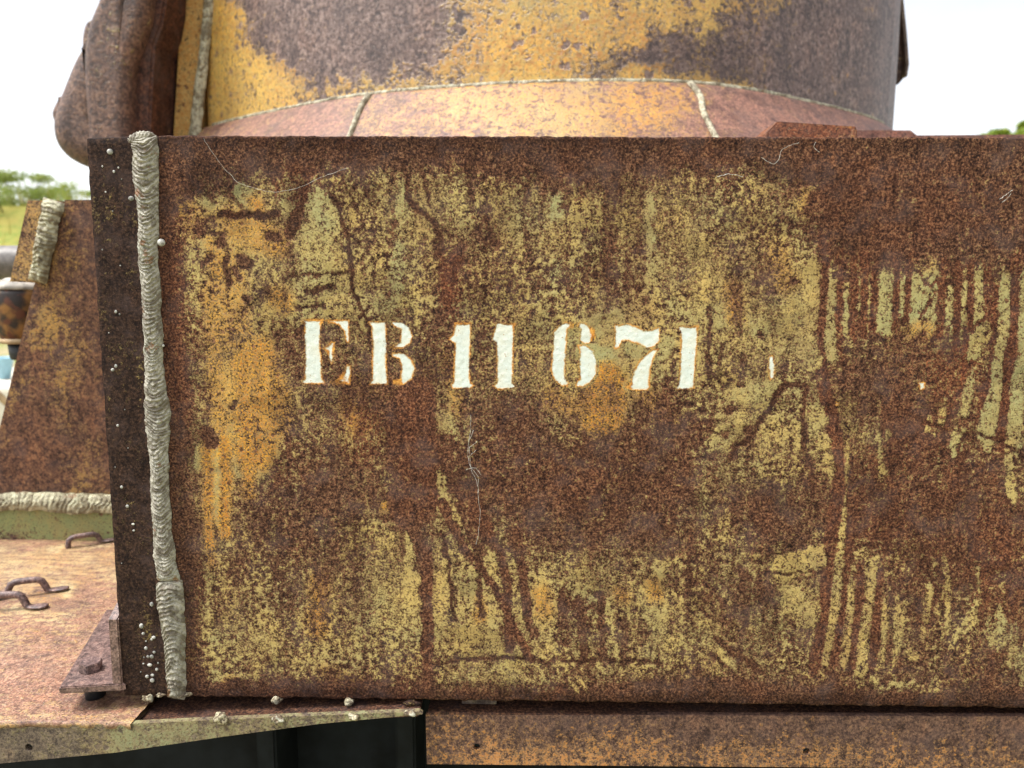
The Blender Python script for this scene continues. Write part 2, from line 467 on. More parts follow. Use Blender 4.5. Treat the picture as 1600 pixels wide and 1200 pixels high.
# ------------------------------------------------------------------ weld bead builder
def weld(name, pts, widths, normal, height, spacing, amp, chev, mat, parent, step=0.0007, nt=26, seed=1, sharp=.5, taper=3.0):
    P0 = np.asarray(pts, float)
    L = np.sum(np.linalg.norm(np.diff(P0, axis=0), axis=1))
    n = max(20, int(L/step))
    P = smooth_poly(P0, n)
    wq = np.interp(np.linspace(0, 1, n), np.linspace(0, 1, len(widths)), widths)
    T = np.gradient(P, axis=0); T /= np.linalg.norm(T, axis=1)[:, None]
    N0 = np.asarray(normal, float)
    N = np.broadcast_to(N0, P.shape) if N0.ndim == 1 else smooth_poly(N0, n)
    N = N/np.linalg.norm(N, axis=1)[:, None]
    S = np.cross(N, T); S /= np.linalg.norm(S, axis=1)[:, None]
    s = np.linspace(0, L, n)[:, None]
    tt = np.linspace(-1, 1, nt)[None, :]
    edge = 1+.42*(fbm(s/(spacing*2.2), np.sign(tt)*3+0*s, seed, 3)-.5)
    wob = (fbm(s/(spacing*6), 0*s+2.5, seed+5, 3)-.5)*.25
    prof = np.clip(1-tt**2, 0, 1)**.72
    end = np.clip(np.minimum(s, L-s)/(np.mean(wq)*.35), 0, 1)**.5
    ph = s/spacing+chev*(tt**2)+(fbm(s/(spacing*3)+0*tt, tt*1.2+0*s, seed+9, 3)-.5)*2.2
    fr = ph-np.floor(ph)
    rip = np.where(fr < .72, fr/.72, (1-fr)/.28)          # overlapping shingles of weld metal
    rough = fbm(s/(spacing*.5)+0*tt, tt*9+0*s, seed+2, 3)-.5
    lump = fbm(s/(spacing*4)+0*tt, tt*1.5+0*s, seed+4, 3)-.5
    H = end*(height*prof*(1+.8*lump)+amp*(rip-.5)*(prof**sharp)+amp*.9*rough*prof)-height*.12
    off = (tt*edge+wob*.0)*.5*wq[:, None]+wob*.3*wq[:, None]*end
    V = P[:, None, :]+S[:, None, :]*off[..., None]+N[:, None, :]*H[..., None]
    o = mesh_np(name, V, grid_faces(n, nt), mat, parent, True)
    pid = np.floor(ph)
    tone = vnoise(pid*7.31+.5, pid*3.17+.5, seed+30)
    tone = np.clip(tone*.8+(fbm(s/(spacing*.8)+0*tt, tt*5+0*s, seed+31, 3)-.5)*.9+.1, 0, 1)
    set_attr(o, 'oxide', np.stack([tone, tone, tone], -1))
    return o

# ------------------------------------------------------------------ main side plate
TOP = lambda px: 214+3*(px-137)/1463.0
BOT = lambda px: 1086+18*(px-195)/1405.0
XL = lambda py: 222+(py-215)*.0613
def spaced(segments):
    out = []
    for a, b, st in segments:
        out.append(np.arange(a, b, st))
    return np.concatenate(out+[[segments[-1][1]]])
us = spaced([(0, 215, 2.2), (215, 880, 1.6), (880, 1560, 2.2)])/1560.0
us = np.concatenate([us, np.arange(1.003, 1.5, .003)])      # the plate runs on past the right edge of the picture
vsq = spaced([(0, 270, 2.2), (270, 410, 1.6), (410, 880, 2.2)])/880.0
V_, U_ = np.meshgrid(vsq, us, indexing='ij')
PYl = 215+880*V_
PX = XL(PYl)*(1-U_)+1800*U_
PY = TOP(PX)*(1-V_)+BOT(PX)*V_

# coarse survey of how much paint is left (0..9), 50 px cells from (250, 230)
rows = """
1001111111000000111100000000
2113334455433323444520000000
3567655566666655655551000000
3577575554456544565462100000
3576576553345434665464333343
2677676563456555666656335455
2566334443456777666655324546
2476433333445677555565123355
3477543236325543245655212335
3577544322631321114665511234
4576322413111111144544212223
4564212313211111143232111223
4553123425432211243132111112
4443234535665544335423632112
3554354657656555563256332332
3555455566656444643445343343
5665555555666555555444423323
1333334335554332233322122222
""".split()
CG = np.array([[int(c) for c in r[:28]] for r in rows], float)/9.0
def coarse(px, py):
    gx = np.clip((px-250)/50.0, 0, 26.999); gy = np.clip((py-230)/50.0, 0, 16.999)
    xi = gx.astype(int); yi = gy.astype(int); fx = gx-xi; fy = gy-yi
    fx = fx*fx*(3-2*fx); fy = fy*fy*(3-2*fy)
    return (CG[yi, xi]*(1-fx)+CG[yi, xi+1]*fx)*(1-fy)+(CG[yi+1, xi]*(1-fx)+CG[yi+1, xi+1]*fx)*fy

WX = PX+(fbm(PX/16, PY/22, 3)-.5)*13+(fbm(PX/5, PY/7, 5, 3)-.5)*6
WY = PY+(fbm(PX/20, PY/22, 8)-.5)*14+(fbm(PX/5, PY/6, 6, 3)-.5)*6

DRX = PX+(fbm(PX/12, PY/70, 43)-.5)*7+(fbm(PX/4, PY/9, 45, 3)-.5)*4
DRY = PY+(fbm(PX/9, PY/40, 44)-.5)*40
def seg_dist(X, Y, pts):
    d = np.full(X.shape, 1e9)
    for (x0, y0), (x1, y1) in zip(pts[:-1], pts[1:]):
        vx, vy = x1-x0, y1-y0
        q = np.clip(((X-x0)*vx+(Y-y0)*vy)/max(vx*vx+vy*vy, 1e-6), 0, 1)
        d = np.minimum(d, np.hypot(X-x0-q*vx, Y-y0-q*vy))
    return d
def stroke(arr, pts, w, val, k=1.0, soft=3.0, X=None, Y=None):
    drip = isinstance(X, str)
    if drip: X, Y = DRX, DRY
    X = WX if X is None else X; Y = WY if Y is None else Y
    xs = [p[0] for p in pts]; ys = [p[1] for p in pts]; m = w/2+soft+26
    win = (PX > min(xs)-m) & (PX < max(xs)+m) & (PY > min(ys)-m) & (PY < max(ys)+m) if (X is WX or drip) else np.ones(X.shape, bool)
    a = sstep(w/2+soft, max(w/2-soft, 0), seg_dist(X[win], Y[win], pts))*k
    arr[win] = arr[win]*(1-a)+val*a
def blob(arr, cx, cy, rx, ry, val, k=1.0, X=None, Y=None):
    X = WX if X is None else X; Y = WY if Y is None else Y
    d = np.hypot((X-cx)/rx, (Y-cy)/ry)
    a = sstep(1.15, .45, d)*k
    arr[...] = arr*(1-a)+val*a

paint = coarse(PX+(fbm(PX/30, PY/30, 21)-.5)*40, PY+(fbm(PX/30, PY/30, 22)-.5)*40)
paint = paint*.98-.07
paint += (fbm(PX/34, PY/40, 12)-.5)*.24 + (fbm(PX/9, PY/80, 14, 3)-.5)*.18
green = .10+(fbm(PX/50, PY/60, 31)-.5)*.5
orange = np.zeros_like(PX)+.10+(fbm(PX/40, PY/50, 33)-.5)*.25
red = np.zeros_like(PX)+.05+(fbm(PX/45, PY/60, 35)-.5)*.5
grime_shade = np.zeros_like(PX)

# upper right: bare rust with drips, green paint between them
for pts, w, g in [
    ([(1298, 425), (1297, 560)], 11, .8), ([(1323, 440), (1322, 510)], 8, .6), ([(1343, 430), (1342, 490)], 5, .5),
    ([(1358, 440), (1356, 500)], 4, .2), ([(1386, 432), (1382, 512)], 21, .7), ([(1411, 430), (1408, 490)], 8, .8),
    ([(1447, 420), (1440, 500)], 40, .85), ([(1455, 395), (1460, 405)], 16, .4), ([(1484, 455), (1482, 505)], 11, .6), ([(1507, 440), (1503, 500)], 8, .6),
    ([(1528, 432), (1526, 500)], 14, .5), ([(1571, 450), (1565, 555)], 22, .8), ([(1560, 550), (1548, 660)], 24, .8),
    ([(1597, 430), (1597, 540)], 14, .9), ([(1592, 560), (1585, 690)], 22, 1.0), ([(1526, 515), (1520, 555)], 22, .7), ([(1512, 590), (1506, 645)], 14, .9),
    ([(1498, 680), (1494, 695)], 20, .5), ([(1545, 640), (1540, 690)], 22, .8), ([(1476, 630), (1470, 660)], 12, .4),
    ([(1575, 690), (1580, 780)], 14, .2), ([(1452, 665), (1455, 672)], 14, .2)]:
    stroke(paint, pts, w+2, .78, .95, 3, 'd'); stroke(green, pts, w+8, g*.8, .9, 6, 'd')
for pts, w in [
    ([(1314, 400), (1312, 545)], 12), ([(1335, 400), (1333, 520)], 10), ([(1351, 400), (1350, 530)], 11), ([(1367, 420), (1363, 520)], 10),
    ([(1402, 410), (1397, 520)], 10), ([(1422, 400), (1417, 505)], 9), ([(1475, 410), (1470, 480), (1467, 525)], 12),
    ([(1498, 415), (1495, 540)], 12), ([(1517, 410), (1515, 500), (1500, 600), (1480, 665)], 10), ([(1543, 420), (1545, 500)], 12),
    ([(1557, 440), (1548, 560), (1535, 620), (1524, 665)], 8), ([(1588, 400), (1585, 500), (1573, 600), (1562, 705)], 14),
    ([(1437, 430), (1470, 457)], 5), ([(1470, 460), (1438, 490)], 6), ([(1515, 510), (1545, 502)], 9)]:
    stroke(paint, pts, w, -.02, 1.0, 2.6, 'd'); stroke(red, pts, w+6, .6, .8, 6, 'd')
blob(paint, 1480, 590, 34, 60, .22, .8); blob(red, 1490, 580, 60, 90, .8, .8); blob(red, 1560, 900, 60, 160, .55, .7); blob(red, 1440, 780, 170, 220, .38, .7); blob(red, 1400, 320, 220, 90, .25, .7)
blob(paint, 1440, 330, 230, 95, -.05, 1.0); blob(paint, 1420, 560, 80, 36, .22, .7); blob(paint, 1345, 590, 50, 40, .05, .8)
blob(orange, 1440, 520, 40, 24, .8, .8); blob(orange, 1460, 410, 40, 20, .6, .6)
# yellow tongues in the lower right
for pts, w, g in [
    ([(1315, 800), (1312, 865), (1300, 960), (1288, 1025)], 15, 0), ([(1331, 920), (1325, 1000), (1315, 1032)], 12, 0),
    ([(1366, 885), (1355, 960), (1345, 1050)], 17, .1), ([(1384, 945), (1378, 1040)], 7, 0), ([(1404, 930), (1400, 980)], 5, 0),
    ([(1411, 945), (1408, 985)], 4, 0), ([(1404, 992), (1393, 1045)], 10, .1), ([(1453, 925), (1443, 982)], 10, .3), ([(1476, 875), (1483, 925), (1480, 990)], 10, .1),
    ([(1467, 950), (1472, 992)], 9, .1), ([(1525, 878), (1529, 922)], 7, 0), ([(1526, 940), (1515, 970), (1498, 1000)], 14, .2),
    ([(1556, 975), (1558, 1000)], 32, .6), ([(1580, 980), (1577, 1045)], 5, .6), ([(1590, 980), (1587, 1045)], 7, .5), ([(1600, 1010), (1598, 1060)], 14, .7),
    ([(1425, 1020), (1428, 1032)], 18, 0), ([(1325, 690), (1323, 720), (1316, 800)], 8, 0), ([(1372, 690), (1376, 740)], 11, .1), ([(1384, 675), (1390, 690)], 8, .1),
    ([(1345, 1070), (1460, 1075)], 16, .3)]:
    stroke(paint, pts, w, .68, .92, 3.5, 'd'); stroke(green, pts, w+8, g, .8, 5, 'd')
for pts, w in [
    ([(1283, 360), (1290, 400), (1287, 470), (1278, 560)], 12), ([(1278, 545), (1290, 620), (1305, 680), (1312, 760), (1298, 850), (1288, 950), (1272, 1045)], 20),
    ([(1330, 830), (1316, 960), (1302, 1040)], 10), ([(1346, 880), (1340, 960), (1330, 1045)], 11), ([(1376, 900), (1368, 1000), (1362, 1050)], 10)]:
    stroke(paint, pts, w, -.05, 1.0, 2.5, 'd'); stroke(red, pts, w+4, .45, .8, 5, 'd')
# better preserved paint
for pts, w, v, g in [
    ([(684, 742), (692, 785)], 18, .7, .1), ([(708, 785), (712, 808)], 12, .7, 0), ([(695, 652), (712, 700)], 26, .7, .35), ([(634, 795), (640, 840), (640, 905)], 13, .72, 0),
    ([(645, 905), (630, 985)], 26, .72, 0), ([(698, 880), (690, 960)], 20, .66, .05), ([(735, 900), (735, 985)], 38, .70, .1), ([(765, 940), (770, 1010)], 26, .68, .1), ([(760, 855), (772, 905)], 12, .65, 0),
    ([(1016, 308), (1015, 378)], 11, .95, .9), ([(1015, 385), (1013, 462)], 8, .8, .35), ([(871, 312), (871, 338)], 14, .85, .8), ([(870, 410), (866, 455)], 9, .75, .5), ([(622, 385), (620, 452)], 14, .85, .65),
    ([(628, 290), (625, 352)], 16, .72, .55), ([(500, 315), (520, 345)], 34, .82, .6), ([(480, 370), (500, 420)], 44, .74, .35), ([(560, 470), (700, 475)], 20, .62, .3),
    ([(337, 690), (339, 784)], 11, 1.2, 1.3), ([(341, 792), (343, 822)], 8, 1.0, 1.0), ([(310, 700), (308, 728)], 12, .8, .9), ([(372, 700), (368, 740)], 14, .75, .7), ([(403, 680), (402, 690)], 10, .8, .8),
    ([(365, 670), (368, 685)], 10, .85, .9), ([(378, 300), (385, 322)], 26, .85, 1.2), ([(322, 315), (345, 320)], 22, .8, .6), ([(445, 312), (452, 330)], 12, .8, .6), ([(325, 370), (320, 385)], 16, .75, .5),
    ([(920, 550), (950, 560)], 30, .92, .9), ([(985, 545), (1000, 550)], 16, .95, 1.2), ([(900, 520), (960, 500)], 34, .78, .5), ([(1020, 560), (1040, 540)], 20, .85, .6), ([(1120, 500), (1190, 510)], 26, .78, .55),
    ([(1050, 480), (1120, 490)], 22, .72, .5), ([(1140, 620), (1200, 610)], 26, .75, .35), ([(1120, 690), (1150, 660)], 34, .72, .2), ([(1240, 480), (1265, 560)], 40, .72, .1), ([(1262, 400), (1268, 470)], 20, .76, 0),
    ([(1270, 640), (1280, 660)], 24, .75, .1), ([(1290, 690), (1295, 740)], 14, .75, 0), ([(1220, 890), (1275, 870)], 40, .78, .05), ([(1230, 930), (1265, 960)], 40, .72, .1), ([(1215, 600), (1250, 602)], 12, .8, .3),
    ([(330, 1058), (395, 1055)], 14, .72, .3), ([(408, 1000), (425, 1012)], 24, .66, .1), ([(585, 825), (600, 840)], 30, .65, .1), ([(640, 930), (640, 970)], 30, .7, 0),
    ([(840, 900), (835, 945)], 26, .74, 0), ([(870, 985), (860, 1020)], 24, .72, .1), ([(905, 1010), (908, 1028)], 14, .74, .1), ([(945, 945), (955, 1000), (962, 1025)], 15, .76, .3), ([(1015, 930), (1025, 960)], 40, .72, .2), ([(1035, 890), (1055, 885)], 30, .72, .1),
    ([(905, 1065), (910, 1075)], 26, .68, .1), ([(770, 1060), (775, 1050)], 20, .68, .1), ([(1125, 1015), (1145, 1045)], 12, .7, .2), ([(700, 1060), (860, 1065)], 26, .56, .1), ([(850, 650), (865, 680)], 24, .6, .1),
    ([(1265, 290), (1240, 330)], 20, .62, 0)]:
    stroke(paint, pts, w, v, .92, 5); stroke(green, pts, w+8, g, .85, 6)
# rust-stained orange paint
for pts, w, k in [
    ([(330, 460), (345, 700)], 34, .55), ([(400, 560), (400, 700)], 70, .85), ([(420, 600), (430, 660)], 60, .6), ([(324, 692), (327, 850)], 16, .95), ([(352, 690), (351, 832)], 13, .95), ([(388, 640), (388, 775)], 15, .9),
    ([(355, 420), (370, 520)], 60, .5), ([(400, 320), (405, 336)], 22, .9), ([(370, 350), (430, 380)], 50, .65), ([(330, 380), (345, 420)], 24, .7), ([(330, 870), (332, 880)], 12, .7), ([(430, 460), (445, 475)], 30, .7),
    ([(945, 600), (940, 650)], 70, 1.0), ([(860, 625), (900, 640)], 40, .6), ([(1010, 620), (1040, 650)], 40, .6), ([(545, 630), (560, 670)], 30, .8), ([(500, 905), (495, 985)], 30, .75), ([(600, 790), (615, 795)], 16, .9),
    ([(845, 930), (850, 950)], 30, .6), ([(1020, 915), (1025, 930)], 24, .7), ([(970, 925), (975, 935)], 14, .8), ([(750, 940), (750, 965)], 6, .8), ([(1250, 270), (1262, 330)], 30, .45), ([(1215, 400), (1225, 440)], 40, .5),
    ([(1145, 450), (1150, 500)], 20, .7), ([(280, 310), (300, 350)], 40, .5), ([(360, 1070), (380, 1085)], 26, .7), ([(510, 1050), (560, 1070)], 20, .5), ([(560, 600), (640, 610)], 30, .5), ([(700, 560), (720, 640)], 30, .5)]:
    stroke(orange, pts, w, 1.05*k+.15, .9, 12)
    if k > .8: stroke(paint, pts, w, .70, .8, 6)
blob(paint, 940, 622, 50, 34, .42, .6); blob(orange, 400, 620, 60, 110, .8, .6); blob(orange, 360, 360, 70, 60, .55, .6)
# centre: cracks and scrapes
for pts, w, k in [
    ([(632, 250), (640, 310), (650, 326), (675, 345), (690, 372), (686, 402)], 8, .9), ([(657, 262), (668, 300), (673, 318)], 6, .8),
    ([(513, 290), (532, 340), (546, 380), (553, 430), (558, 472), (582, 525)], 6, 1), ([(540, 285), (555, 320), (570, 350)], 5, .8),
    ([(474, 245), (478, 290), (468, 325), (458, 352), (454, 368)], 17, 1), ([(722, 388), (706, 420), (698, 460), (690, 498)], 20, .9),
    ([(760, 330), (750, 360), (770, 380)], 26, .5), ([(735, 240), (735, 330)], 10, .5), ([(820, 300), (830, 430)], 16, .4), ([(950, 330), (958, 460)], 22, .45),
    ([(1110, 480), (1105, 600)], 7, .7), ([(1128, 540), (1122, 600)], 8, .6), ([(1160, 560), (1160, 600)], 14, .5), ([(1150, 390), (1155, 520)], 16, .45),
    ([(1270, 250), (1265, 285)], 20, .6),
    ([(1255, 600), (1228, 598), (1206, 630), (1190, 655), (1165, 690), (1138, 716)], 9, 1), ([(1260, 605), (1254, 650), (1256, 700), (1272, 765)], 9, .8),
    ([(640, 640), (645, 790)], 74, 1), ([(636, 790), (655, 850), (667, 900), (668, 1092)], 17, 1), ([(620, 740), (618, 800)], 20, .6),
    ([(690, 790), (733, 868), (775, 921), (800, 975), (829, 1029)], 12, 1), ([(748, 800), (783, 867), (793, 917), (797, 1017)], 13, .95),
    ([(800, 830), (817, 892), (825, 967), (834, 990)], 14, .9), ([(690, 830), (704, 908), (712, 968)], 6, 1), ([(746, 850), (750, 935), (753, 962)], 9, .8),
    ([(715, 790), (752, 860)], 16, .9), ([(700, 700), (750, 800)], 40, .9),
    ([(680, 1036), (740, 1030), (830, 1030), (900, 1033), (1035, 1033)], 5, .95), ([(950, 1072), (1100, 1064), (1260, 1085)], 15, .9),
    ([(905, 940), (912, 1030)], 14, .8), ([(938, 935), (945, 1035)], 14, .9), ([(975, 970), (975, 1030)], 12, .8), ([(882, 930), (880, 1000)], 20, .8),
    ([(893, 945), (925, 950)], 12, .6), ([(1120, 1000), (1192, 1052)], 10, .8), ([(1110, 1022), (1162, 1062)], 6, .8), ([(1150, 890), (1215, 930)], 12, .6),
    ([(1195, 895), (1290, 894)], 3, .8), ([(1180, 790), (1240, 830)], 40, .6), ([(1060, 900), (1130, 960)], 40, .5),
    ([(1410, 640), (1450, 662), (1515, 677), (1560, 690), (1605, 716)], 4, 1), ([(1512, 677), (1500, 700), (1495, 760)], 4, .9),
    ([(345, 336), (432, 338)], 10, .9), ([(310, 362), (350, 366), (345, 382)], 10, .9), ([(325, 303), (334, 318)], 6, .9), ([(330, 400), (320, 412)], 10, .8),
    ([(354, 402), (357, 445)], 9, 1), ([(370, 420), (373, 436)], 11, 1), ([(322, 676), (330, 690)], 24, 1), ([(420, 368), (432, 372)], 13, .9), ([(380, 405), (386, 414)], 18, .9),
    ([(450, 432), (545, 425)], 6, .8), ([(480, 456), (522, 450)], 10, .8), ([(462, 478), (505, 480)], 7, .8), ([(415, 455), (375, 490)], 24, .35), ([(360, 300), (380, 330)], 8, .6),
    ([(365, 630), (362, 640)], 7, .8), ([(330, 345), (318, 352)], 22, .6)]:
    stroke(paint, pts, w, -.02, k, 2.8)
    if w < 11: stroke(grime_shade, pts, w*.8, .62, k*.9, 3)
for pts, w, k in [([(650, 620), (652, 780)], 60, 1), ([(668, 860), (668, 1092)], 15, 1), ([(694, 800), (735, 868), (777, 921), (802, 975), (830, 1029)], 9, 1),
                  ([(752, 800), (784, 867), (793, 920), (797, 1015)], 9, 1), ([(806, 820), (818, 892), (826, 967)], 10, 1), ([(720, 760), (760, 830)], 26, .9)]:
    stroke(paint, pts, w, -.08, k, 2.5, PX+(fbm(PX/20, PY/40, 46)-.5)*7, PY)
    stroke(red, pts, w, .3, .7, 4)
for c in [(386, 465), (470, 520), (620, 350), (850, 300), (880, 325), (1000, 390), (1190, 520), (1205, 455), (1240, 440), (1225, 575), (1280, 590), (1140, 640), (1130, 680), (1165, 670)]:
    blob(paint, c[0], c[1], 9, 8, .05, .9)
blob(paint, 950, 740, 110, 75, .04, .9); blob(paint, 800, 700, 90, 90, .06, .8); blob(paint, 440, 800, 70, 60, .08, .7); blob(paint, 1190, 800, 70, 35, .08, .7)
blob(red, 640, 700, 60, 140, .35, .7); blob(red, 705, 440, 24, 70, .7, .8); blob(red, 565, 680, 40, 60, .75, .8); blob(red, 290, 470, 40, 200, .5, .7); blob(red, 460, 290, 50, 40, .5, .6); blob(red, 900, 740, 120, 60, .30, .6)
# bare, grimy margins; the band by the weld also carries painted shade
topd = (PY-TOP(PX))
edge_n = (fbm(PX/28, PY/30, 41)-.5)*46
paint -= sstep(70, 8, topd+edge_n)*.55
grime_shade += sstep(60, 0, topd+edge_n*.8)*.48*sstep(1250, 900, PX)+sstep(26, 0, topd+edge_n*.3)*.25
blob(grime_shade, 340, 285, 70, 36, .75, .8); blob(grime_shade, 465, 300, 26, 60, .6, .8)
stroke(grime_shade, [(345, 336), (432, 338)], 10, .7, .9); stroke(grime_shade, [(470, 290), (458, 360)], 18, .7, .8)
botd = BOT(PX)-PY
paint -= sstep(40, 4, botd+edge_n*.5)*.5
grime_shade += sstep(22, 2, botd+edge_n*.25)*.8
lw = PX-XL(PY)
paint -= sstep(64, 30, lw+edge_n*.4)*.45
grime_shade += sstep(46, 26, lw+edge_n*.15)*.6  # toe of the weld: grime with its shadow line put into the colour
grime_shade += sstep(.56, .70, fbm(PX/60, PY/40, 51))*.35

# ---- stencilled characters
def Z1(p): return [(440+x/4.4444, 470+y/4.4444) for x, y in p]
def Z2(p): return [(760+x/4.4444, 470+y/4.4444) for x, y in p]
glyphs = [
 Z1([(130,130),(292,130),(272,165),(265,300),(275,430),(280,540),(308,574),(135,574),(160,540),(165,400),(160,250),(160,162)]),
 Z1([(320,132),(468,135),(468,290),(450,285),(440,220),(400,165),(330,150)]),
 Z1([(347,285),(370,290),(364,340),(360,400),(345,440),(330,400),(318,352),(293,330)]),
 Z1([(338,577),(477,577),(480,450),(455,440),(440,490),(400,535)]),
 Z1([(600,145),(725,145),(728,300),(725,450),(737,577),(608,580),(630,550),(632,300),(625,180)]),
 Z1([(765,148),(830,143),(885,180),(908,240),(895,295),(850,325),(770,337),(770,315),(825,290),(828,200),(770,167)]),
 Z1([(768,363),(850,363),(905,410),(928,470),(905,540),(850,580),(780,580),(775,555),(825,545),(835,470),(820,400),(770,387)]),
 Z1([(1205,153),(1316,155),(1312,300),(1305,450),(1310,570),(1337,585),(1310,607),(1190,609),(1173,585),(1195,565),(1200,430),(1205,300),(1163,268),(1195,230)]),
 Z2([(75,153),(192,160),(188,260),(185,430),(180,570),(202,590),(180,607),(75,614),(48,590),(72,570),(75,450),(70,290),(38,270)]),
 Z2([(592,150),(588,185),(560,190),(555,300),(548,420),(545,540),(572,570),(560,592),(520,588),(470,545),(450,480),(460,330),(465,220),(500,175),(545,152)]),
 Z2([(638,153),(680,153),(735,200),(746,250),(720,290),(680,300),(648,272),(655,200),(640,180)]),
 Z2([(630,308),(690,308),(745,350),(768,430),(760,510),(720,570),(670,597),(625,594),(622,575),(650,540),(645,430),(650,340)]),
 Z2([(891,163),(920,170),(985,162),(1040,180),(1095,208),(1150,205),(1202,180),(1204,280),(1160,320),(1110,328),(1060,300),(980,275),(940,280),(915,332),(888,332),(893,250)]),
 Z2([(1152,338),(1192,338),(1160,400),(1140,470),(1130,560),(1132,605),(1110,620),(1020,620),(963,600),(985,590),(1005,570),(1020,500),(1060,420)]),
 Z2([(1328,178),(1470,173),(1462,300),(1450,430),(1445,500),(1442,610),(1310,614),(1335,580),(1345,480),(1350,300),(1352,222)]),
 [(1201,557),(1207,556),(1211,572),(1209,590),(1203,594),(1201,575)], [(1435,597),(1444,597),(1445,607),(1437,609)], [(1306,629),(1310,629),(1310,633),(1306,633)],
]
white = np.zeros_like(PX)
LX = PX+(fbm(PX/4, PY/4, 61, 3)-.5)*1.8; LY = PY+(fbm(PX/4, PY/4, 62, 3)-.5)*1.8
for g in glyphs:
    xs = [p[0] for p in g]; ys = [p[1] for p in g]
    win = (PX > min(xs)-12) & (PX < max(xs)+12) & (PY > min(ys)-12) & (PY < max(ys)+12)
    X, Y = LX[win], LY[win]
    d = seg_dist(X, Y, g+[g[0]])
    ins = np.zeros(X.shape, bool)
    for (x0, y0), (x1, y1) in zip(g, g[1:]+[g[0]]):
        c = ((y0 > Y) != (y1 > Y)) & (X < (x1-x0)*(Y-y0)/((y1-y0) if y1 != y0 else 1e-9)+x0)
        ins ^= c
    sdf = np.where(ins, d, -d)
    white[win] = np.maximum(white[win], np.clip(.5+sdf/9.0, 0, 1))
orange = np.where(white > .05, 0.15, orange)
for (cx, cy, rx, ry, k) in [(530, 592, 18, 16, 1.6), (517, 545, 8, 14, .9), (925, 522, 8, 12, 1.3), (622, 596, 10, 6, 1.4), (500, 503, 30, 5, .8), (615, 544, 12, 5, 1.0), (486, 503, 16, 6, .9), (722, 506, 16, 6, .9), (800, 508, 16, 5, .7), (1080, 514, 14, 6, .9), (985, 602, 10, 6, 1.0), (895, 508, 12, 6, .8)]:
    a = sstep(1.2, .4, np.hypot((PX-cx)/rx, (PY-cy)/ry))*(white > .05)
    orange = orange*(1-a)+k*a

# geometry: front sheet wrapped over rounded top and bottom edges
front = hit(PX, PY, 0.0)
relief = (fbm(PX/120, PY/120, 71)-.5)*.0012 - np.clip(paint, 0, 1)*.00025 + (fbm(PX/6, PY/6, 72, 3)-.5)*.0006
nick = (fbm(PX[:1]/9, PX[:1]*0+.5, 73, 4)-.5)
front[..., 1] += relief
front[:4, :, 2] += nick*.0022*np.array([1, .8, .5, .2])[:, None]
nickb = (fbm(PX[-1:]/14, PX[-1:]*0+.5, 75, 4)-.5)
front[-4:, :, 2] += nickb*.0040*np.array([.2, .5, .8, 1])[:, None]
def wrap(row, dz, y): 
    r = row.copy(); r[:, 2] += dz; r[:, 1] = y+relief[0]*0; return r
rows_top = [wrap(front[0], .0005, .045), wrap(front[0], .0016, .0022), wrap(front[0], .0011, .0007)]
rows_bot = [wrap(front[-1], -.0011, .0007), wrap(front[-1], -.0016, .0025), wrap(front[-1], -.0010, .045)]
full = np.concatenate([np.array(rows_top), front, np.array(rows_bot)], 0)
nr_, nc_ = full.shape[:2]
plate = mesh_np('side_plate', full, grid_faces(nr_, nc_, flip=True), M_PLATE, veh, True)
plate['label'] = 'rusty olive side plate stencilled EB 11 671 in white'
pad = lambda A: np.concatenate([A[:1]]*3+[A]+[A[-1:]]*3, 0)
set_attr(plate, 'mark_a', np.stack([pad(np.clip(paint, -.2, 1.3)), pad(np.clip(green, 0, 1.2)), pad(np.clip(orange, 0, 1.6))], -1))
set_attr(plate, 'mark_b', np.stack([pad(np.clip(red, 0, 1)), pad(np.clip(grime_shade, 0, 1)), pad(white)], -1))

# back sheet closes the plate
zt = float(front[0, :, 2].mean()); zb = float(front[-1, :, 2].mean())
xl = float(hit(137, 218, 0)[0]); xr = float(front[0, -1, 0])

# ---- dark end plate whose edge shows left of the weld
rowsY = np.linspace(0, 1, 90)
ledge = np.array([(137+(195-137)*v, 218+(1085-218)*v) for v in rowsY])
redge = np.array([(XL(215+880*v)+6, TOP(222)+(BOT(250)-TOP(222))*v) for v in rowsY])
k = 14
E = []
for v in range(90):
    a, b = ledge[v], redge[v]
    p = [hit(a[0]+(b[0]-a[0])*i/(k-1), a[1]+(b[1]-a[1])*i/(k-1), 0.0) for i in range(k)]
    p = np.array(p)
    p[:, 1] += -.0012+(vnoise(np.arange(k)*.8, np.full(k, v*.8), 80)-.5)*.0006
    back = p[0].copy(); back[0] -= .0012; back[1] = .0016
    far = back.copy(); far[1] = .62
    jit = (vnoise(v*.9, 3.3, 82)-.5)*.0012
    back[0] += jit; p[0][0] += jit
    E.append(np.vstack([far, back, p]))
E = np.array(E)
top = E[:1].copy(); top[..., 2] += .0012; top[:, 2:, 1] += .0016
top2 = top.copy(); top2[..., 2] += .0003; top2[:, 1:, 1] = .62; top2[:, 0, 1] = .62
bot = E[-1:].copy(); bot[..., 2] -= .0012; bot[:, 2:, 1] += .0016
bot2 = bot.copy(); bot2[:, 1:, 1] = .62
E = np.concatenate([top2, top, E, bot, bot2], 0)
endp = mesh_np('end_plate', E, grid_faces(E.shape[0], E.shape[1], flip=True), M_EDGE, veh, True)
endp['label'] = 'dark brown plate edge left of the long vertical weld'

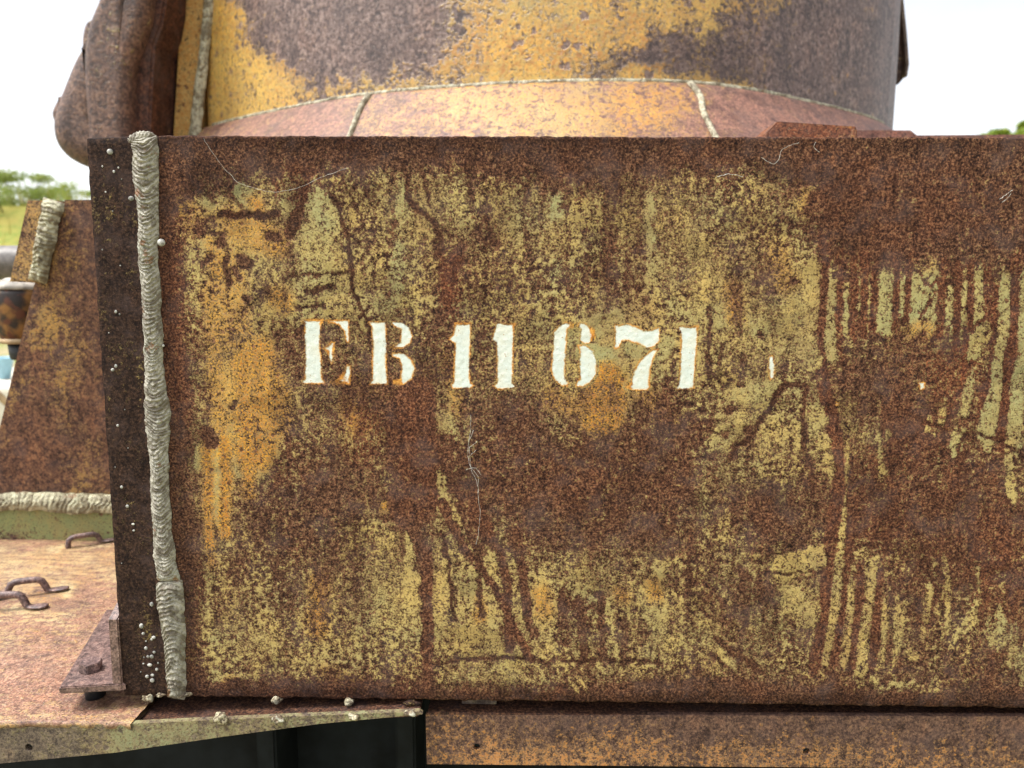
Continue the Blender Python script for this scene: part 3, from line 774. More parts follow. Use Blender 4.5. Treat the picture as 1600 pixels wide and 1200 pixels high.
# ---- long vertical weld: upper run and lower run
up = [(222, 214, 44), (226, 240, 44), (227, 300, 36), (231, 350, 33), (231, 400, 33), (234, 450, 33), (237, 500, 32), (239, 550, 33), (241, 600, 36), (246, 650, 44), (246, 690, 38), (249, 740, 34), (252, 800, 34), (255, 850, 36), (259, 885, 38), (262, 908, 40)]
pxm = .0006
weld('weld_bead', [hit(a, b, -.001) for a, b, c in up], [c*pxm*.93 for a, b, c in up], (0, -1, 0), .0052, .0040, .0021, 1.9, M_WELD, plate, step=.00045, nt=34, seed=3)
lo = [(263, 908, 48), (266, 930, 48), (268, 960, 46), (272, 1000, 40), (273, 1040, 36), (276, 1075, 38), (274, 1092, 32)]
weld('weld_bead', [hit(a, b, -.001) for a, b, c in lo], [c*pxm*.93 for a, b, c in lo], (0, -1, 0), .0062, .0050, .0026, -1.9, M_WELD, plate, step=.00045, nt=34, seed=9)
# overflow at the top of the bead
weld('weld_bead', [hit(a, b, .002) for a, b in [(198, 222), (215, 216), (232, 214), (246, 217)]], [.006, .013, .012, .005], (0, -.75, .66), .005, .0035, .0012, .6, M_WELD, plate, step=.0004, nt=18, seed=12)

def lump(name, c, r, mat, parent, sq=(1, 1, 1), seed=0, sub=2, amp=.25):
    bm = bmesh.new()
    bmesh.ops.create_icosphere(bm, subdivisions=sub, radius=1)
    rg = random.Random(seed)
    ph = [rg.uniform(0, 6) for _ in range(6)]
    for v in bm.verts:
        q = v.co.copy()
        k_ = 1+amp*(math.sin(q.x*2.3+ph[0])*math.sin(q.y*2.7+ph[1])+.6*math.sin(q.z*4.1+ph[2])*math.sin(q.x*3.7+ph[3])+.35*math.sin(q.y*7+ph[4])*math.sin(q.z*6+ph[5]))
        v.co = Vector((c[0]+q.x*r*sq[0]*k_, c[1]+q.y*r*sq[1]*k_, c[2]+q.z*r*sq[2]*k_))
    return bm_obj(name, bm, mat, parent, True)

# spatter beads thrown beside the weld
sp = [(172, 237, 6), (205, 310, 5), (252, 379, 7), (181, 487, 3), (187, 491, 2), (176, 578, 4), (181, 572, 3), (184, 665, 3), (190, 761, 2.6), (199, 791, 3.2), (208, 819, 2.6), (209, 829, 2),
      (255, 540, 3), (237, 944, 4), (221, 978, 5), (224, 990, 3), (240, 996, 4), (237, 999, 3), (228, 1002, 1.6), (228, 1013, 3.6), (241, 1019, 3), (237, 1026, 3.6), (231, 1026, 3), (225, 1027, 1.4), (224, 1037, 1.8), (234, 1039, 4), (247, 1036, 2), (245, 1046, 3.5), (220, 1050, 1.6), (230, 1057, 3.4), (238, 1055, 3.2), (238, 1063, 4.2), (262, 1021, 4.5),
      (165, 300, 1.4), (176, 330, 1.2), (190, 280, 1.3), (160, 390, 1.4), (188, 415, 1.2), (170, 520, 1.1), (195, 640, 1.2), (200, 700, 1.1), (180, 730, 1.2), (190, 880, 1.2), (160, 260, 1.6), (185, 262, 1.8), (178, 268, 2.2)]
bm = bmesh.new()
for i, (x, y, r) in enumerate(sp):
    c = hit(x, y, -.0015-(.006 if 225 < x-(y-215)*.06 < 250 and r > 4 else 0))
    mtx = Matrix.Translation(Vector(tuple(c))) @ Matrix.Diagonal((random.uniform(.8, 1.25), .55, random.uniform(.8, 1.25), 1))
    bmesh.ops.create_icosphere(bm, subdivisions=2, radius=r*pxm*.86, matrix=mtx)
spo = bm_obj('weld_spatter', bm, M_SPAT, plate, True)
spo['kind'] = 'stuff'

# tacks and drops hanging on the lower edge
for i, (x, y, r, sq) in enumerate([(232, 1089, 9, (1.2, .8, .9)), (252, 1084, 7, (1.4, .8, .5)), (288, 1084, 9, (1.4, .8, .5)), (433, 1093, 8, (1.1, .8, .7)), (545, 1096, 8, (1.1, .8, .7)), (642, 1098, 9, (1.3, .8, .6))]):
    lump('weld_tack', hit(x, y, .0005), r*pxm, M_TACK if i < 5 else M_EDGE, plate, sq, 20+i, 3, .35)

# ------------------------------------------------------------------ hull behind the plate
zroof = zt-.012
box('roof_plate', xl+.02, 2.0, .046, 1.05, zroof-.03, zroof, M_ROOF, veh)
box('bottom_plate', .60, xr, .046, .60, zb+.004, zb+.02, M_UNDER, veh)
box('plate_backing', float(hit(300, 600, 0)[0]), xr, .020, .0455, zb+.004, zt-.004, M_UNDER, veh)
hx0 = float(hit(118, 340, .66)[0])
box('roof_side', hx0, xl+.02, .66, 1.9, zroof-.03, zroof-.002, M_ROOF, veh)
box('hull_side', hx0, 2.0, .665, .69, .3, zroof-.031, M_FIN, veh)
# ledges on the roof behind the plate, right
bkY = .30
P = lambda x, y, Y=bkY: hit(x, y, Y)
zb0 = zroof
drop = lambda p: np.array([p[0], p[1], zroof-.004])
blk = [P(1199, 206), P(1216, 189), P(1338, 197), P(1341, 204), drop(P(1341, 222)), drop(P(1199, 222))]
prism('roof_block', blk, (0, .07, 0), M_BLOCK, veh, .003)
led = [P(1330, 203, .75), P(1424, 203, .75), P(1438, 214, .75), drop(P(1438, 226, .75)), drop(P(1330, 226, .75))]
prism('roof_ledge', led, (0, .2, 0), M_ROOF, veh, .003)
prism('roof_rail', [P(1420, 211, .62), P(2100, 205.5, .62), drop(P(2100, 240, .62)), drop(P(1420, 240, .62))], (0, .1, 0), M_ROOF, veh, .003)

# ------------------------------------------------------------------ turret
def elev_depth(px, py, z):
    return hitz(px, py, z)
ZW = CAM[2]+.387
plan_px = [(325, 198), (450, 170), (575, 148), (750, 133), (900, 127), (1000, 127), (1080, 130), (1160, 139), (1240, 155), (1310, 171), (1360, 186), (1386, 200)]
front_plan = np.array([hitz(a, b, ZW)[:2] for a, b in plan_px])
back_plan = np.array([[.955, 2.02], [.93, 2.25], [.80, 2.45], [.50, 2.60], [0.0, 2.66], [-.55, 2.55], [-.86, 2.2]])-np.array([0, .69])
fp = smooth_poly(front_plan, 260)
bp = smooth_poly(np.vstack([front_plan[-1:], back_plan, front_plan[:1]]), 90)[1:-1]
plan = np.vstack([fp, bp])
npn = len(plan)
print('turret right edge px', project(np.column_stack([plan, np.full(npn, ZW)]))[0].max())
cen = np.array([.08, 1.35])
hs = np.concatenate([np.linspace(0, .34, 110), np.linspace(.36, .60, 14)])
rings = []
for h_ in hs:
    k_ = 1-.02*max(0, h_-.2)
    rings.append(np.column_stack([cen[0]+(plan[:, 0]-cen[0])*k_, cen[1]+(plan[:, 1]-cen[1])*k_, np.full(npn, ZW+h_)]))
for s_, h_ in [(.9, .66), (.6, .72), (.2, .74), (.02, .745)]:
    rings.append(np.column_stack([cen[0]+(plan[:, 0]-cen[0])*s_, cen[1]+(plan[:, 1]-cen[1])*s_, np.full(npn, ZW+h_)]))
R_ = np.array(rings)
tur = mesh_np('turret', R_, grid_faces(len(rings), npn, wrap=True), M_TURRET, veh, True)
tur['label'] = 'rounded turret wall with yellow paint and purple grey rust'
tx, ty = project(R_.reshape(-1, 3))
wx = tx+(fbm(tx/40, ty/40, 91)-.5)*60; wy = ty+(fbm(tx/40, ty/40, 92)-.5)*60
Pn = .76+(fbm(tx/70, ty/90, 93)-.5)*.8+(fbm(tx/14, ty/100, 94, 3)-.5)*.3
On = .55+(fbm(tx/80, ty/60, 95)-.5)*.8
Gn = np.zeros_like(tx); Rn = np.zeros_like(tx); Dn = np.zeros_like(tx)
kw = dict(X=wx, Y=wy)
blob(Pn, 560, 20, 190, 130, -.2, 1, **kw); blob(Pn, 480, -20, 130, 120, -.2, 1, **kw); blob(Pn, 690, 40, 70, 60, .12, .6, **kw)
blob(Pn, 345, 110, 50, 110, .98, .9, **kw); blob(Pn, 800, 90, 90, 60, .92, .9, **kw); blob(Pn, 880, 30, 110, 60, .86, .8, **kw)
blob(Gn, 830, 0, 30, 26, 1.0, .9, **kw); blob(Gn, 940, 30, 120, 50, .5, .8, **kw); blob(Gn, 360, 80, 26, 60, .3, .7, **kw)
blob(Pn, 1060, 85, 110, 40, .10, .85, **kw); blob(Pn, 1150, 60, 60, 80, .12, .8, **kw); blob(Pn, 1330, 90, 190, 220, -.15, 1, **kw); blob(Pn, 1180, 10, 70, 30, .55, .6, **kw)
blob(Pn, 950, 110, 40, 16, .25, .8, **kw); blob(On, 860, 80, 150, 60, .9, .7, **kw); blob(On, 360, 60, 60, 120, .7, .6, **kw)
blob(Dn, 1100, 95, 120, 50, .55, .8, **kw); blob(Dn, 1000, 100, 90, 26, .4, .8, **kw)
set_attr(tur, 'mark_a', np.stack([Pn, np.clip(Gn, 0, 1), np.clip(On, 0, 1.2)], -1))
set_attr(tur, 'mark_b', np.stack([Rn, Dn, np.zeros_like(tx)], -1))

# sloping collar under the turret wall
cr = []
nrm = np.column_stack([np.gradient(plan[:, 1]), -np.gradient(plan[:, 0])])
nrm /= np.linalg.norm(nrm, axis=1)[:, None]
for q in np.linspace(0, 1, 40):
    o_ = .012+.22*q
    cr.append(np.column_stack([plan[:, 0]+nrm[:, 0]*o_, plan[:, 1]+nrm[:, 1]*o_, np.full(npn, ZW-.004-.24*q)]))
cr.insert(0, np.column_stack([plan*(1)-nrm*.02, np.full(npn, ZW-.003)]))
CR = np.array(cr)
cone = mesh_np('turret_collar', CR, grid_faces(len(cr), npn, wrap=True, flip=True), M_CONE, veh, True)
cone['label'] = 'sloping welded collar below the turret wall'
tx, ty = project(CR.reshape(-1, 3))
wx = tx+(fbm(tx/30, ty/30, 96)-.5)*50; wy = ty+(fbm(tx/30, ty/30, 97)-.5)*30
kw = dict(X=wx, Y=wy)
Pn = .30+(fbm(tx/50, ty/30, 98)-.5)*.6; On = .5+(fbm(tx/40, ty/30, 99)-.5)*.8; Gn = np.zeros_like(tx); Dn = np.zeros_like(tx)
blob(Pn, 850, 170, 240, 70, .78, .9, **kw); blob(On, 700, 170, 150, 60, .9, .7, **kw); blob(Gn, 830, 195, 90, 40, .5, .8, **kw); blob(Pn, 440, 180, 120, 60, .08, .9, **kw); blob(Pn, 1280, 180, 190, 70, -.1, 1, **kw); blob(On, 1020, 170, 90, 50, .9, .8, **kw)
set_attr(cone, 'mark_a', np.stack([Pn, np.clip(Gn, 0, 1), np.clip(On, 0, 1)], -1))
set_attr(cone, 'mark_b', np.stack([np.full_like(tx, .15), Dn, np.zeros_like(tx)], -1))

# seams
sel = fp[4:252:6]; sn = np.column_stack([nrm[4:252:6], np.full(len(sel), .9)])
weld('weld_seam', np.column_stack([sel+nrm[4:252:6]*.006, np.full(len(sel), ZW-.002)]), [.012]*4, sn, .006, .006, .0012, .8, M_WELD3, tur, step=.0016, nt=10, seed=15)
def cone_pt(px, py, q):
    # nearest collar vertex column for a photo point
    row = 1+int(q*39)
    x, y = project(CR[row]); i = np.argmin(np.abs(x[:260]-px)); return CR[row][i]+np.array([0, -.002, .002])
for a, b, sd_ in [((575, 150), (538, 218), 16), ((1080, 131), (1118, 220), 17)]:
    pts = [cone_pt(a[0]+(b[0]-a[0])*q/.55, 0, q) for q in (0, .15, .3, .45, .6, .75)]
    weld('weld_seam', pts, [.013, .011, .012], (0, -.7, .72), .006, .006, .0013, .8, M_WELD3, cone, step=.0014, nt=10, seed=sd_)
# thick front plate of the turret with its upright weld
tl = fp[0]
fy = float(tl[1])-.010
fpl = [hit(271, 215, fy), hit(284, 0, fy), hit(290, -160, fy), hit(335, -160, fy), hit(325, 0, fy), hit(312, 215, fy), hit(308, 330, fy), hit(264, 330, fy)]
prism('turret_front_plate', fpl, (0.0, 1.0, 0), rusty('front_plate_edge', paint=.98, s=.42, patch=.06, orange=.8, orangec=(.66, .40, .13), yellow=(.62, .44, .14)), tur, .004)
weld('weld_seam', [hit(a, b, fy-.012) for a, b in [(331, -140), (326, 0), (316, 100), (307, 180), (303, 216), (300, 260)]], [.028, .029, .028, .027, .030, .03], (-.1, -1, 0), .009, .012, .0022, 1.0, M_WELD3, tur, step=.0014, nt=16, seed=18)

# ------------------------------------------------------------------ gun mantlet
def cast(name, prof, y0, y1, mat, parent, rnd=.03, seed=1, sub=3):
    """side profile swept across the vehicle, near edges rounded, surface left rough as cast"""
    pr = smooth_poly(np.vstack([prof, prof[:1]]), 64)[:-1]
    base = hit(pr[:, 0], pr[:, 1], y0+rnd)
    n = len(base)
    tan = np.roll(base, -1, 0)-np.roll(base, 1, 0)
    inn = np.column_stack([-tan[:, 2], np.zeros(n), tan[:, 0]])
    inn /= np.linalg.norm(inn, axis=1)[:, None]
    area = np.sum(base[:, 0]*np.roll(base[:, 2], -1)-np.roll(base[:, 0], -1)*base[:, 2])
    if area < 0: inn = -inn
    L = []
    for q in np.linspace(0, math.pi/2, 8):
        p = base+inn*(rnd*(1-math.sin(q))); p[:, 1] = y0+rnd*(1-math.cos(q)); L.append(p)
    for f in np.linspace(.05, 1, 10):
        p = base.copy(); p[:, 1] = y0+rnd+(y1-y0-rnd)*f; L.append(p)
    A = np.array(L)
    fc = [tuple(r) for r in grid_faces(A.shape[0], n, wrap=True)]
    fc += [tuple(range(n)), tuple(range((A.shape[0]-1)*n, A.shape[0]*n))]
    me = bpy.data.meshes.new(name); me.from_pydata([tuple(v) for v in A.reshape(-1, 3)], [], fc); me.update()
    bm = bmesh.new(); bm.from_mesh(me); bmesh.ops.recalc_face_normals(bm, faces=bm.faces)
    caps = [f for f in bm.faces if len(f.verts) > 6]
    bmesh.ops.triangulate(bm, faces=caps)
    bm.to_mesh(me); bm.free()
    return link(name, me, mat, parent, True)
man = cast('gun_mantlet', np.array([(190, -180), (172, -60), (160, 0), (144, 40), (136, 90), (138, 150), (142, 200), (150, 300), (207, 310), (208, 213), (208, 160), (213, 105), (226, 62), (237, 20), (239, -60), (236, -180)], float), 1.02, 2.2, M_CAST, veh, .028, seed=2)
man['label'] = 'brown cast gun mantlet in front of the turret'
cast('nose', np.array([(160, 50), (130, 90), (112, 130), (97, 170), (91, 200), (97, 228), (116, 250), (150, 264), (200, 262), (205, 150), (195, 80)], float), 1.055, 2.15, M_CAST, man, .055, seed=3)
cast('lifting_boss', np.array([(152, 30), (138, 38), (132, 60), (133, 84), (142, 98), (158, 88), (162, 45)], float), 1.18, 1.34, M_CAST, man, .022, seed=4)
cast('lifting_boss', np.array([(110, 148), (96, 154), (85, 175), (87, 190), (96, 216), (112, 220), (122, 180)], float), 1.22, 1.40, M_CAST, man, .022, seed=5)
flg = [(232, -180), (238, 0), (236, 40), (222, 75), (212, 105), (209, 160), (209, 213), (212, 310), (236, 310), (235, 213), (236, 150), (241, 70), (252, 40), (259, 0), (262, -180)]
M_FLANGE = rusty('flange_shaded_rust', paint=-.3, s=.5, patch=.12, red=.3, rust=((.02, .012, .010), (.060, .032, .024), (.12, .065, .045)))  # rust darkened to paint in the shade on the turned-away side
prism('flange', [hit(a, b, 1.062) for a, b in flg], (0, 1.1, 0), M_FLANGE, man, .006, 3)
prism('inner_shield', [hit(a, b, 1.42) for a, b in [(236, -180), (300, -180), (290, 320), (228, 320)]], (0, .8, 0), rusty('inner_shield_paint', paint=.35, s=.45, patch=.3, green=.2, grime_shade=.3), veh, .004)

# bin hanging on the turret's rear
binp = [(1378, -160), (1405, -160), (1408, 0), (1413, 50), (1418, 100), (1416, 118), (1406, 130), (1391, 137), (1378, 140)]
bn = prism('rear_bin', [hit(a, b, 1.42) for a, b in binp], (0, .5, 0), rusty('bin_rust', paint=-.1, s=.5, patch=.15, rust=((.03, .022, .02), (.08, .05, .042), (.16, .11, .09))), veh, .006, 3)
lidp = [(1404, -160), (1409, -160), (1412, 0), (1417, 50), (1421, 100), (1418, 119), (1414, 117), (1416, 100), (1412, 50), (1407, 0)]
prism('lid_edge', [hit(a, b, 1.40) for a, b in lidp], (0, .53, 0), M_VALANCE, bn, .001)

# ------------------------------------------------------------------ fin plate on the left
FY = .50
fin_out = [(52, 446), (100, 312), (215, 312), (215, 790), (-31, 790)]
fin = prism('hull_fin', [hit(a, b, FY) for a, b in fin_out], (0, .04, 0), M_FIN, veh, .002)
fin['label'] = 'slanted brown steel fin plate left of the side plate'
ep = [(42, 313), (90, 313), (62, 442), (14, 440)]
prism('fin_edge_plate', [hit(a, b, FY-.004) for a, b in ep], (0, .05, 0), M_FINEDGE, fin, .002)
weld('weld_bead', [hit(a, b, FY-.006) for a, b in [(84, 313), (72, 370), (57, 440)]], [.034, .031, .030], (0, -1, 0), .011, .0075, .0034, .25, M_WELD2, fin, step=.0011, nt=26, seed=21)
weld('weld_bead', [hit(a, b, FY-.012) for a, b in [(-60, 786), (60, 784), (140, 787), (230, 786)]], [.030, .031, .034, .031], (0, -.85, .5), .011, .0085, .0030, 1.1, M_WELD2, fin, step=.0011, nt=26, seed=22)
DZ = CAM[2]-.425
band = [hit(-80, 795, FY-.012), hit(230, 795, FY-.012), hit(230, 852, FY-.012), hit(-80, 862, FY-.012)]
prism('base_strip', band, (0, .06, 0), M_GREENBAND, fin, .002)

# ------------------------------------------------------------------ fender deck
dx0, dxe = -1.3, float(hitz(207, 1128, DZ)[0])
nx, ny = 330, 150
gx = np.linspace(dx0, dxe, nx); gy = np.linspace(0, 1, ny)
yfront = hitz(100, 1129, DZ)[1]
GX, GY = np.meshgrid(gx, gy)
DYY = yfront+(FY+.16-yfront)*GY
ragged = (fbm(GX*90, GX*0+.3, 101)-.5)*.006*np.clip(1-GY*30, 0, 1)
D = np.stack([GX, DYY+ragged, DZ+(fbm(GX*9, DYY*9, 102)-.5)*.006*np.clip(GY*6, 0, 1)+(fbm(GX*60, DYY*160, 103, 3)-.5)*.0012], -1)
# right border: only the front strip passes under the bracket, behind it the plate stands on the deck
lip = D[:1].copy(); lip[..., 2] -= .006; lip[..., 1] += .001
lip2 = lip.copy(); lip2[..., 1] += .25
D2 = np.concatenate([lip2, lip, D], 0)
deck = mesh_np('fender_deck', D2, grid_faces(D2.shape[0], nx), M_DECK, veh, True)
deck['label'] = 'sunlit orange rusty fender deck with grab handles'
tx, ty = project(D2.reshape(-1, 3))
kw = dict(X=tx+(fbm(tx/20, ty/14, 105)-.5)*30, Y=ty+(fbm(tx/20, ty/14, 106)-.5)*20)
Pn = .46+(fbm((tx+ty*1.5)/70, ty/26, 107)-.5)*.7; On = .55+(fbm(tx/40, ty/30, 108)-.5)*.8; Gn = np.zeros_like(tx); Rn = np.full_like(tx, .15); Dn = np.zeros_like(tx)
blob(Pn, 90, 885, 170, 40, .70, .8, **kw); blob(Gn, 90, 885, 90, 16, .35, .6, **kw); blob(Pn, 60, 1060, 170, 70, .10, .8, **kw); blob(Pn, 150, 950, 50, 60, .30, .6, **kw)
blob(Gn, 98, 922, 20, 14, 1.1, 1, **kw); blob(Pn, 98, 922, 22, 14, .9, 1, **kw); blob(Gn, 85, 858, 22, 6, 1.2, 1, **kw); blob(Pn, 85, 858, 22, 6, 1.0, 1, **kw); blob(Gn, 160, 852, 22, 6, 1.0, 1, **kw); blob(Gn, 30, 958, 60, 12, .7, .8, **kw); blob(Pn, 30, 958, 60, 10, .75, .8, **kw)
blob(Dn, 150, 1098, 34, 13, .9, .9, **kw); blob(Rn, 60, 1090, 120, 50, .5, .7, **kw)
set_attr(deck, 'mark_a', np.stack([Pn, np.clip(Gn, 0, 1), np.clip(On, 0, 1)], -1)); set_attr(deck, 'mark_b', np.stack([Rn, Dn, np.zeros_like(tx)], -1))

# lower sheet running on under the plate
us_z = DZ-.010
vy0 = float(yfront)+.012
prism('under_sheet', [(dxe-.004, yfront+.002, us_z+.0035), (float(hit(658, 1113, 0)[0]), yfront+.012, float(hit(658, 1114, vy0)[2])), (float(hit(658, 1113, 0)[0]), .5, float(hit(658, 1114, vy0)[2])), (dxe-.004, .5, us_z+.0035)], (0, 0, -.004), M_UNDER, veh, .001)
# tapered valance below it
vy = float(yfront)+.001
vo = [(-60, 1139), (205, 1131), (420, 1121), (655, 1112), (660, 1116), (500, 1131), (350, 1151), (180, 1176), (0, 1193), (-60, 1199)]
plate_with_holes('fender_valance', [hit(a, b, vy) for a, b in vo], [(hit(45, 1168, vy), 6.5*pxm*.98)], (0, .006, 0), M_VALANCE, veh)
val = bpy.data.objects['fender_valance']
for i, (x, y, r, sq) in enumerate([(343, 1122, 11, (1, .8, .9)), (436, 1124, 9, (1.2, .8, .6)), (553, 1120, 8, (1.1, .8, .6)), (642, 1114, 8, (1.2, .8, .5))]):
    lump('weld_tack', hit(x, y, vy-.001), r*pxm, M_TACK, val, sq, 40+i, 3, .35)

# handles bent from rod with flattened feet
def handle(p0, p1, lift, rr, foot0, foot1):
    a, b = Vector(tuple(map(float, p0))), Vector(tuple(map(float, p1)))
    d = (b-a); d.normalize()
    z = Vector((0, 0, 1))
    half = []
    if True:
        for q, w_ in ((-.024, .5), (-.022, 1.3), (-.016, 1.8), (-.008, 1.7), (-.002, 1.2)): half.append((q, .003, (w_, .45)))
    for q, h_ in ((.002, .22), (.005, .60), (.008, .88), (.012, 1.0), (.018, 1.03)): half.append((q, lift*h_, (1, 1)))
    stub = [(0, -.006, (1, 1)), (.001, lift*.4, (1, 1)), (.002, lift*.75, (1, 1)), (.006, lift*.97, (1, 1)), (.012, lift*1.03, (1, 1))]
    h0 = half if foot0 else stub
    h1 = half if foot1 else stub
    pts = [a+d*q+z*h_ for q, h_, f in h0]+[b-d*q+z*h_ for q, h_, f in h1[::-1]]
    fl = [f for q, h_, f in h0]+[f for q, h_, f in h1[::-1]]
    return tube('grab_handle', pts, [rr]*len(pts), M_HANDLE, deck, 14, fl)
handle(hitz(106, 857, DZ), hitz(160, 848, DZ), .017, .0042, False, True)
handle(hitz(8, 934, DZ), hitz(77, 925, DZ), .020, .0045, True, True)
handle(hitz(-45, 955, DZ), hitz(45, 951, DZ), .020, .0047, True, True)

# angle bracket with bolt
BZ = DZ+.021
bt = .0075
flange = [hitz(92, 1074, BZ+bt), hitz(166, 952, BZ+bt), hitz(196, 952, BZ+bt), hitz(196, 1068, BZ+bt)]
br = prism('angle_bracket', flange, (0, 0, -bt), M_BRACKET, veh, .0012)
br['label'] = 'rusty angle bracket bolted at the foot of the plate'
bx1 = float(hit(194, 1060, -.001)[0])-.0005
fz0 = BZ
yb0, yb1 = float(hitz(184, 1068, BZ+bt)[1]), float(hitz(180, 952, BZ+bt)[1])
zup = float(hit(181, 968, yb0)[2])
prism('upright_flange', [(bx1-.0105, yb0, fz0), (bx1-.0105, yb1, fz0), (bx1-.0105, yb1, zup+.05), (bx1-.0105, yb0+.05, zup+.03), (bx1-.0105, yb0, zup)], (.0100, 0, 0), M_BRACKET, br, .0012)
# bolt head
bc = hitz(142, 1046, BZ+bt)
bm = bmesh.new()
bmesh.ops.create_cone(bm, cap_ends=True, segments=6, radius1=.0115, radius2=.0112, depth=.0095, matrix=Matrix.Translation((float(bc[0]), float(bc[1]), float(bc[2])+.0047)) @ Matrix.Rotation(.25, 4, 'Z') @ Matrix.Rotation(.06, 4, 'Y'))
bevel_all(bm, .0008, 2, .3)
bm_obj('bolt_head', bm, M_HANDLE, br)
bm = bmesh.new()
bmesh.ops.create_cone(bm, cap_ends=True, segments=20, radius1=.0095, radius2=.0095, depth=.03, matrix=Matrix.Translation((float(bc[0])+.004, float(bc[1])-.002, BZ-.010)))
bm_obj('bolt_shank', bm, M_RUBBER, br, True)

# ------------------------------------------------------------------ skirt panel at lower right
sy = .004
so = [(665, 1117), (2200, 1121), (2200, 1207), (667, 1194)]
plate_with_holes('skirt_panel', [hit(a, b, sy) for a, b in so], [(hit(745, 1167, sy), 6*pxm), (hit(1260, 1174, sy), 6*pxm)], (0, .006, 0), M_SKIRT, veh)
sk = bpy.data.objects['skirt_panel']
sk['label'] = 'orange speckled skirt panel with bolt holes below the plate'
zsk = float(hit(1000, 1117, sy)[2])
prism('skirt_return', [(float(hit(668, 1117, sy)[0]), sy+.0005, zsk-.0005), (xr, sy+.0005, zsk-.0005), (xr, .22, zsk-.0005), (float(hit(668, 1117, sy)[0]), .22, zsk-.0005)], (0, 0, -.005), M_UNDER, sk, .0005)
box('packing_shim', *[float(hit(x, 1105, .02)[0]) for x in (722, 776)], .018, .10, zsk+.0005, zb+.004, M_VALANCE, sk, .0006)

# inner hull, its black painting in the shade under fender and skirt
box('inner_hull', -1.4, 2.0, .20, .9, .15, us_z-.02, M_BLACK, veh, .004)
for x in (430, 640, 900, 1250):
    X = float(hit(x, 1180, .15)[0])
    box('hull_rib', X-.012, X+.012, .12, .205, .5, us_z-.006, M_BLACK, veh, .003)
box('rear_web', -.9, 2.0, .58, .62, us_z-.05, DZ+.06, M_UNDER, veh, .002)

# ------------------------------------------------------------------ fittings beyond the fin, far left
hy = .62
hx, hz_ = hit(5, 490, hy)[0], hit(5, 490, hy)[2]
def lathe(name, prof, c, mat, parent, seg=40):
    A = np.array([[(c[0]+r*math.cos(2*math.pi*k/seg), c[1]+r*math.sin(2*math.pi*k/seg), c[2]+z) for k in range(seg)] for r, z in prof])
    return mesh_np(name, A, grid_faces(len(prof), seg, wrap=True), mat, parent, True)
u = 1.31/FPX
lamp = lathe('lamp_housing', [(.001, 38*u), (40*u, 37*u), (42*u, 30*u), (43*u, 8*u), (40*u, -2*u), (38*u, -25*u), (31*u, -44*u), (.001, -46*u)], (hx, hy+.05, hz_), M_HOUSING, veh)
lathe('cover', [(.001, 58*u), (18*u, 56*u), (36*u, 47*u), (42*u, 39*u), (40*u, 37.2*u), (.001, 37.5*u)], (hx, hy+.05, hz_), plain('pale_cover', (.40, .36, .31), .5, .4, .5, 50), lamp)
lathe('rim', [(28*u, -42*u), (34*u, -41*u), (34*u, -49*u), (28*u, -50*u), (28*u, -42*u)], (hx, hy+.05, hz_), plain('tan_rim', (.34, .24, .13), .5, .4, .3, 50), lamp)
lathe('rubber_foot', [(.001, -46*u), (24*u, -48*u), (22*u, -72*u), (20*u, -76*u), (.001, -77*u)], (hx, hy+.05, hz_), M_RUBBER, lamp)
tube('support_arm', [(hx, hy+.05, hz_), (hx+.10, hy+.045, hz_), (hx+.26, hy+.045, hz_-.01)], [.013]*3, M_DARKBAR, lamp, 12)
bar = tube('guard_bar', [hit(-200, 412, .80), hit(-40, 411, .80), hit(60, 410, .80), hit(130, 409, .80)], [.034]*4, M_DARKBAR, veh, 20)

# ------------------------------------------------------------------ cobwebs on the plate
def strands(name, lines, r, label, seed):
    rg = random.Random(seed)
    V, F = [], []
    for pts in lines:
        q = []
        for (x, y) in smooth_poly(pts, max(6, len(pts)*4)):
            p = hit(x+rg.uniform(-.6, .6), y+rg.uniform(-.6, .6), -.0022-rg.uniform(0, .0012)); q.append(p)
        v, f = tube_path(q, [r*rg.uniform(.6, 1.2) for _ in q], 5)
        o = len(V); V += [tuple(a) for a in v]; F += [tuple(i+o for i in g) for g in f]
    me = bpy.data.meshes.new(name); me.from_pydata(V, [], F); me.update()
    o = link(name, me, M_SILK, None, True)
    o['label'] = label; o['category'] = 'cobweb'; o['group'] = 'cobwebs clinging to the side plate'
    return o
strands('cobweb', [[(736, 648), (735, 672), (733, 690), (734, 715), (737, 735), (745, 752), (748, 770)], [(740, 672), (733, 690), (731, 712), (736, 730), (748, 745)], [(748, 748), (747, 775), (750, 800), (748, 830), (744, 850)], [(728, 734), (742, 731), (752, 742)], [(733, 700), (745, 690)], [(734, 712), (744, 703)]], .00017, 'long pale cobweb strand hanging below the first figure 1', 1)
strands('cobweb', [[(318, 216), (330, 236), (338, 246), (352, 266), (360, 272), (372, 285), (392, 292), (410, 297), (430, 300), (470, 292), (505, 276), (545, 262)]], .00013, 'cobweb thread near the top left of the plate beside the weld', 2)
strands('cobweb', [[(1190, 246), (1208, 256), (1216, 250), (1221, 235), (1232, 228), (1248, 223)], [(1274, 222), (1272, 230), (1280, 238)]], .00016, 'cobweb thread below the orange block on the top edge', 3)
strands('cobweb', [[(1562, 312), (1572, 304), (1582, 297)], [(1566, 316), (1576, 308), (1580, 300)]], .00018, 'short bright cobweb wisp at the upper right of the plate', 4)
strands('cobweb', [[(1120, 276), (1140, 272), (1160, 276)]], .00024, 'tiny cobweb fibre in the middle of the top margin, left of the forked thread', 5)

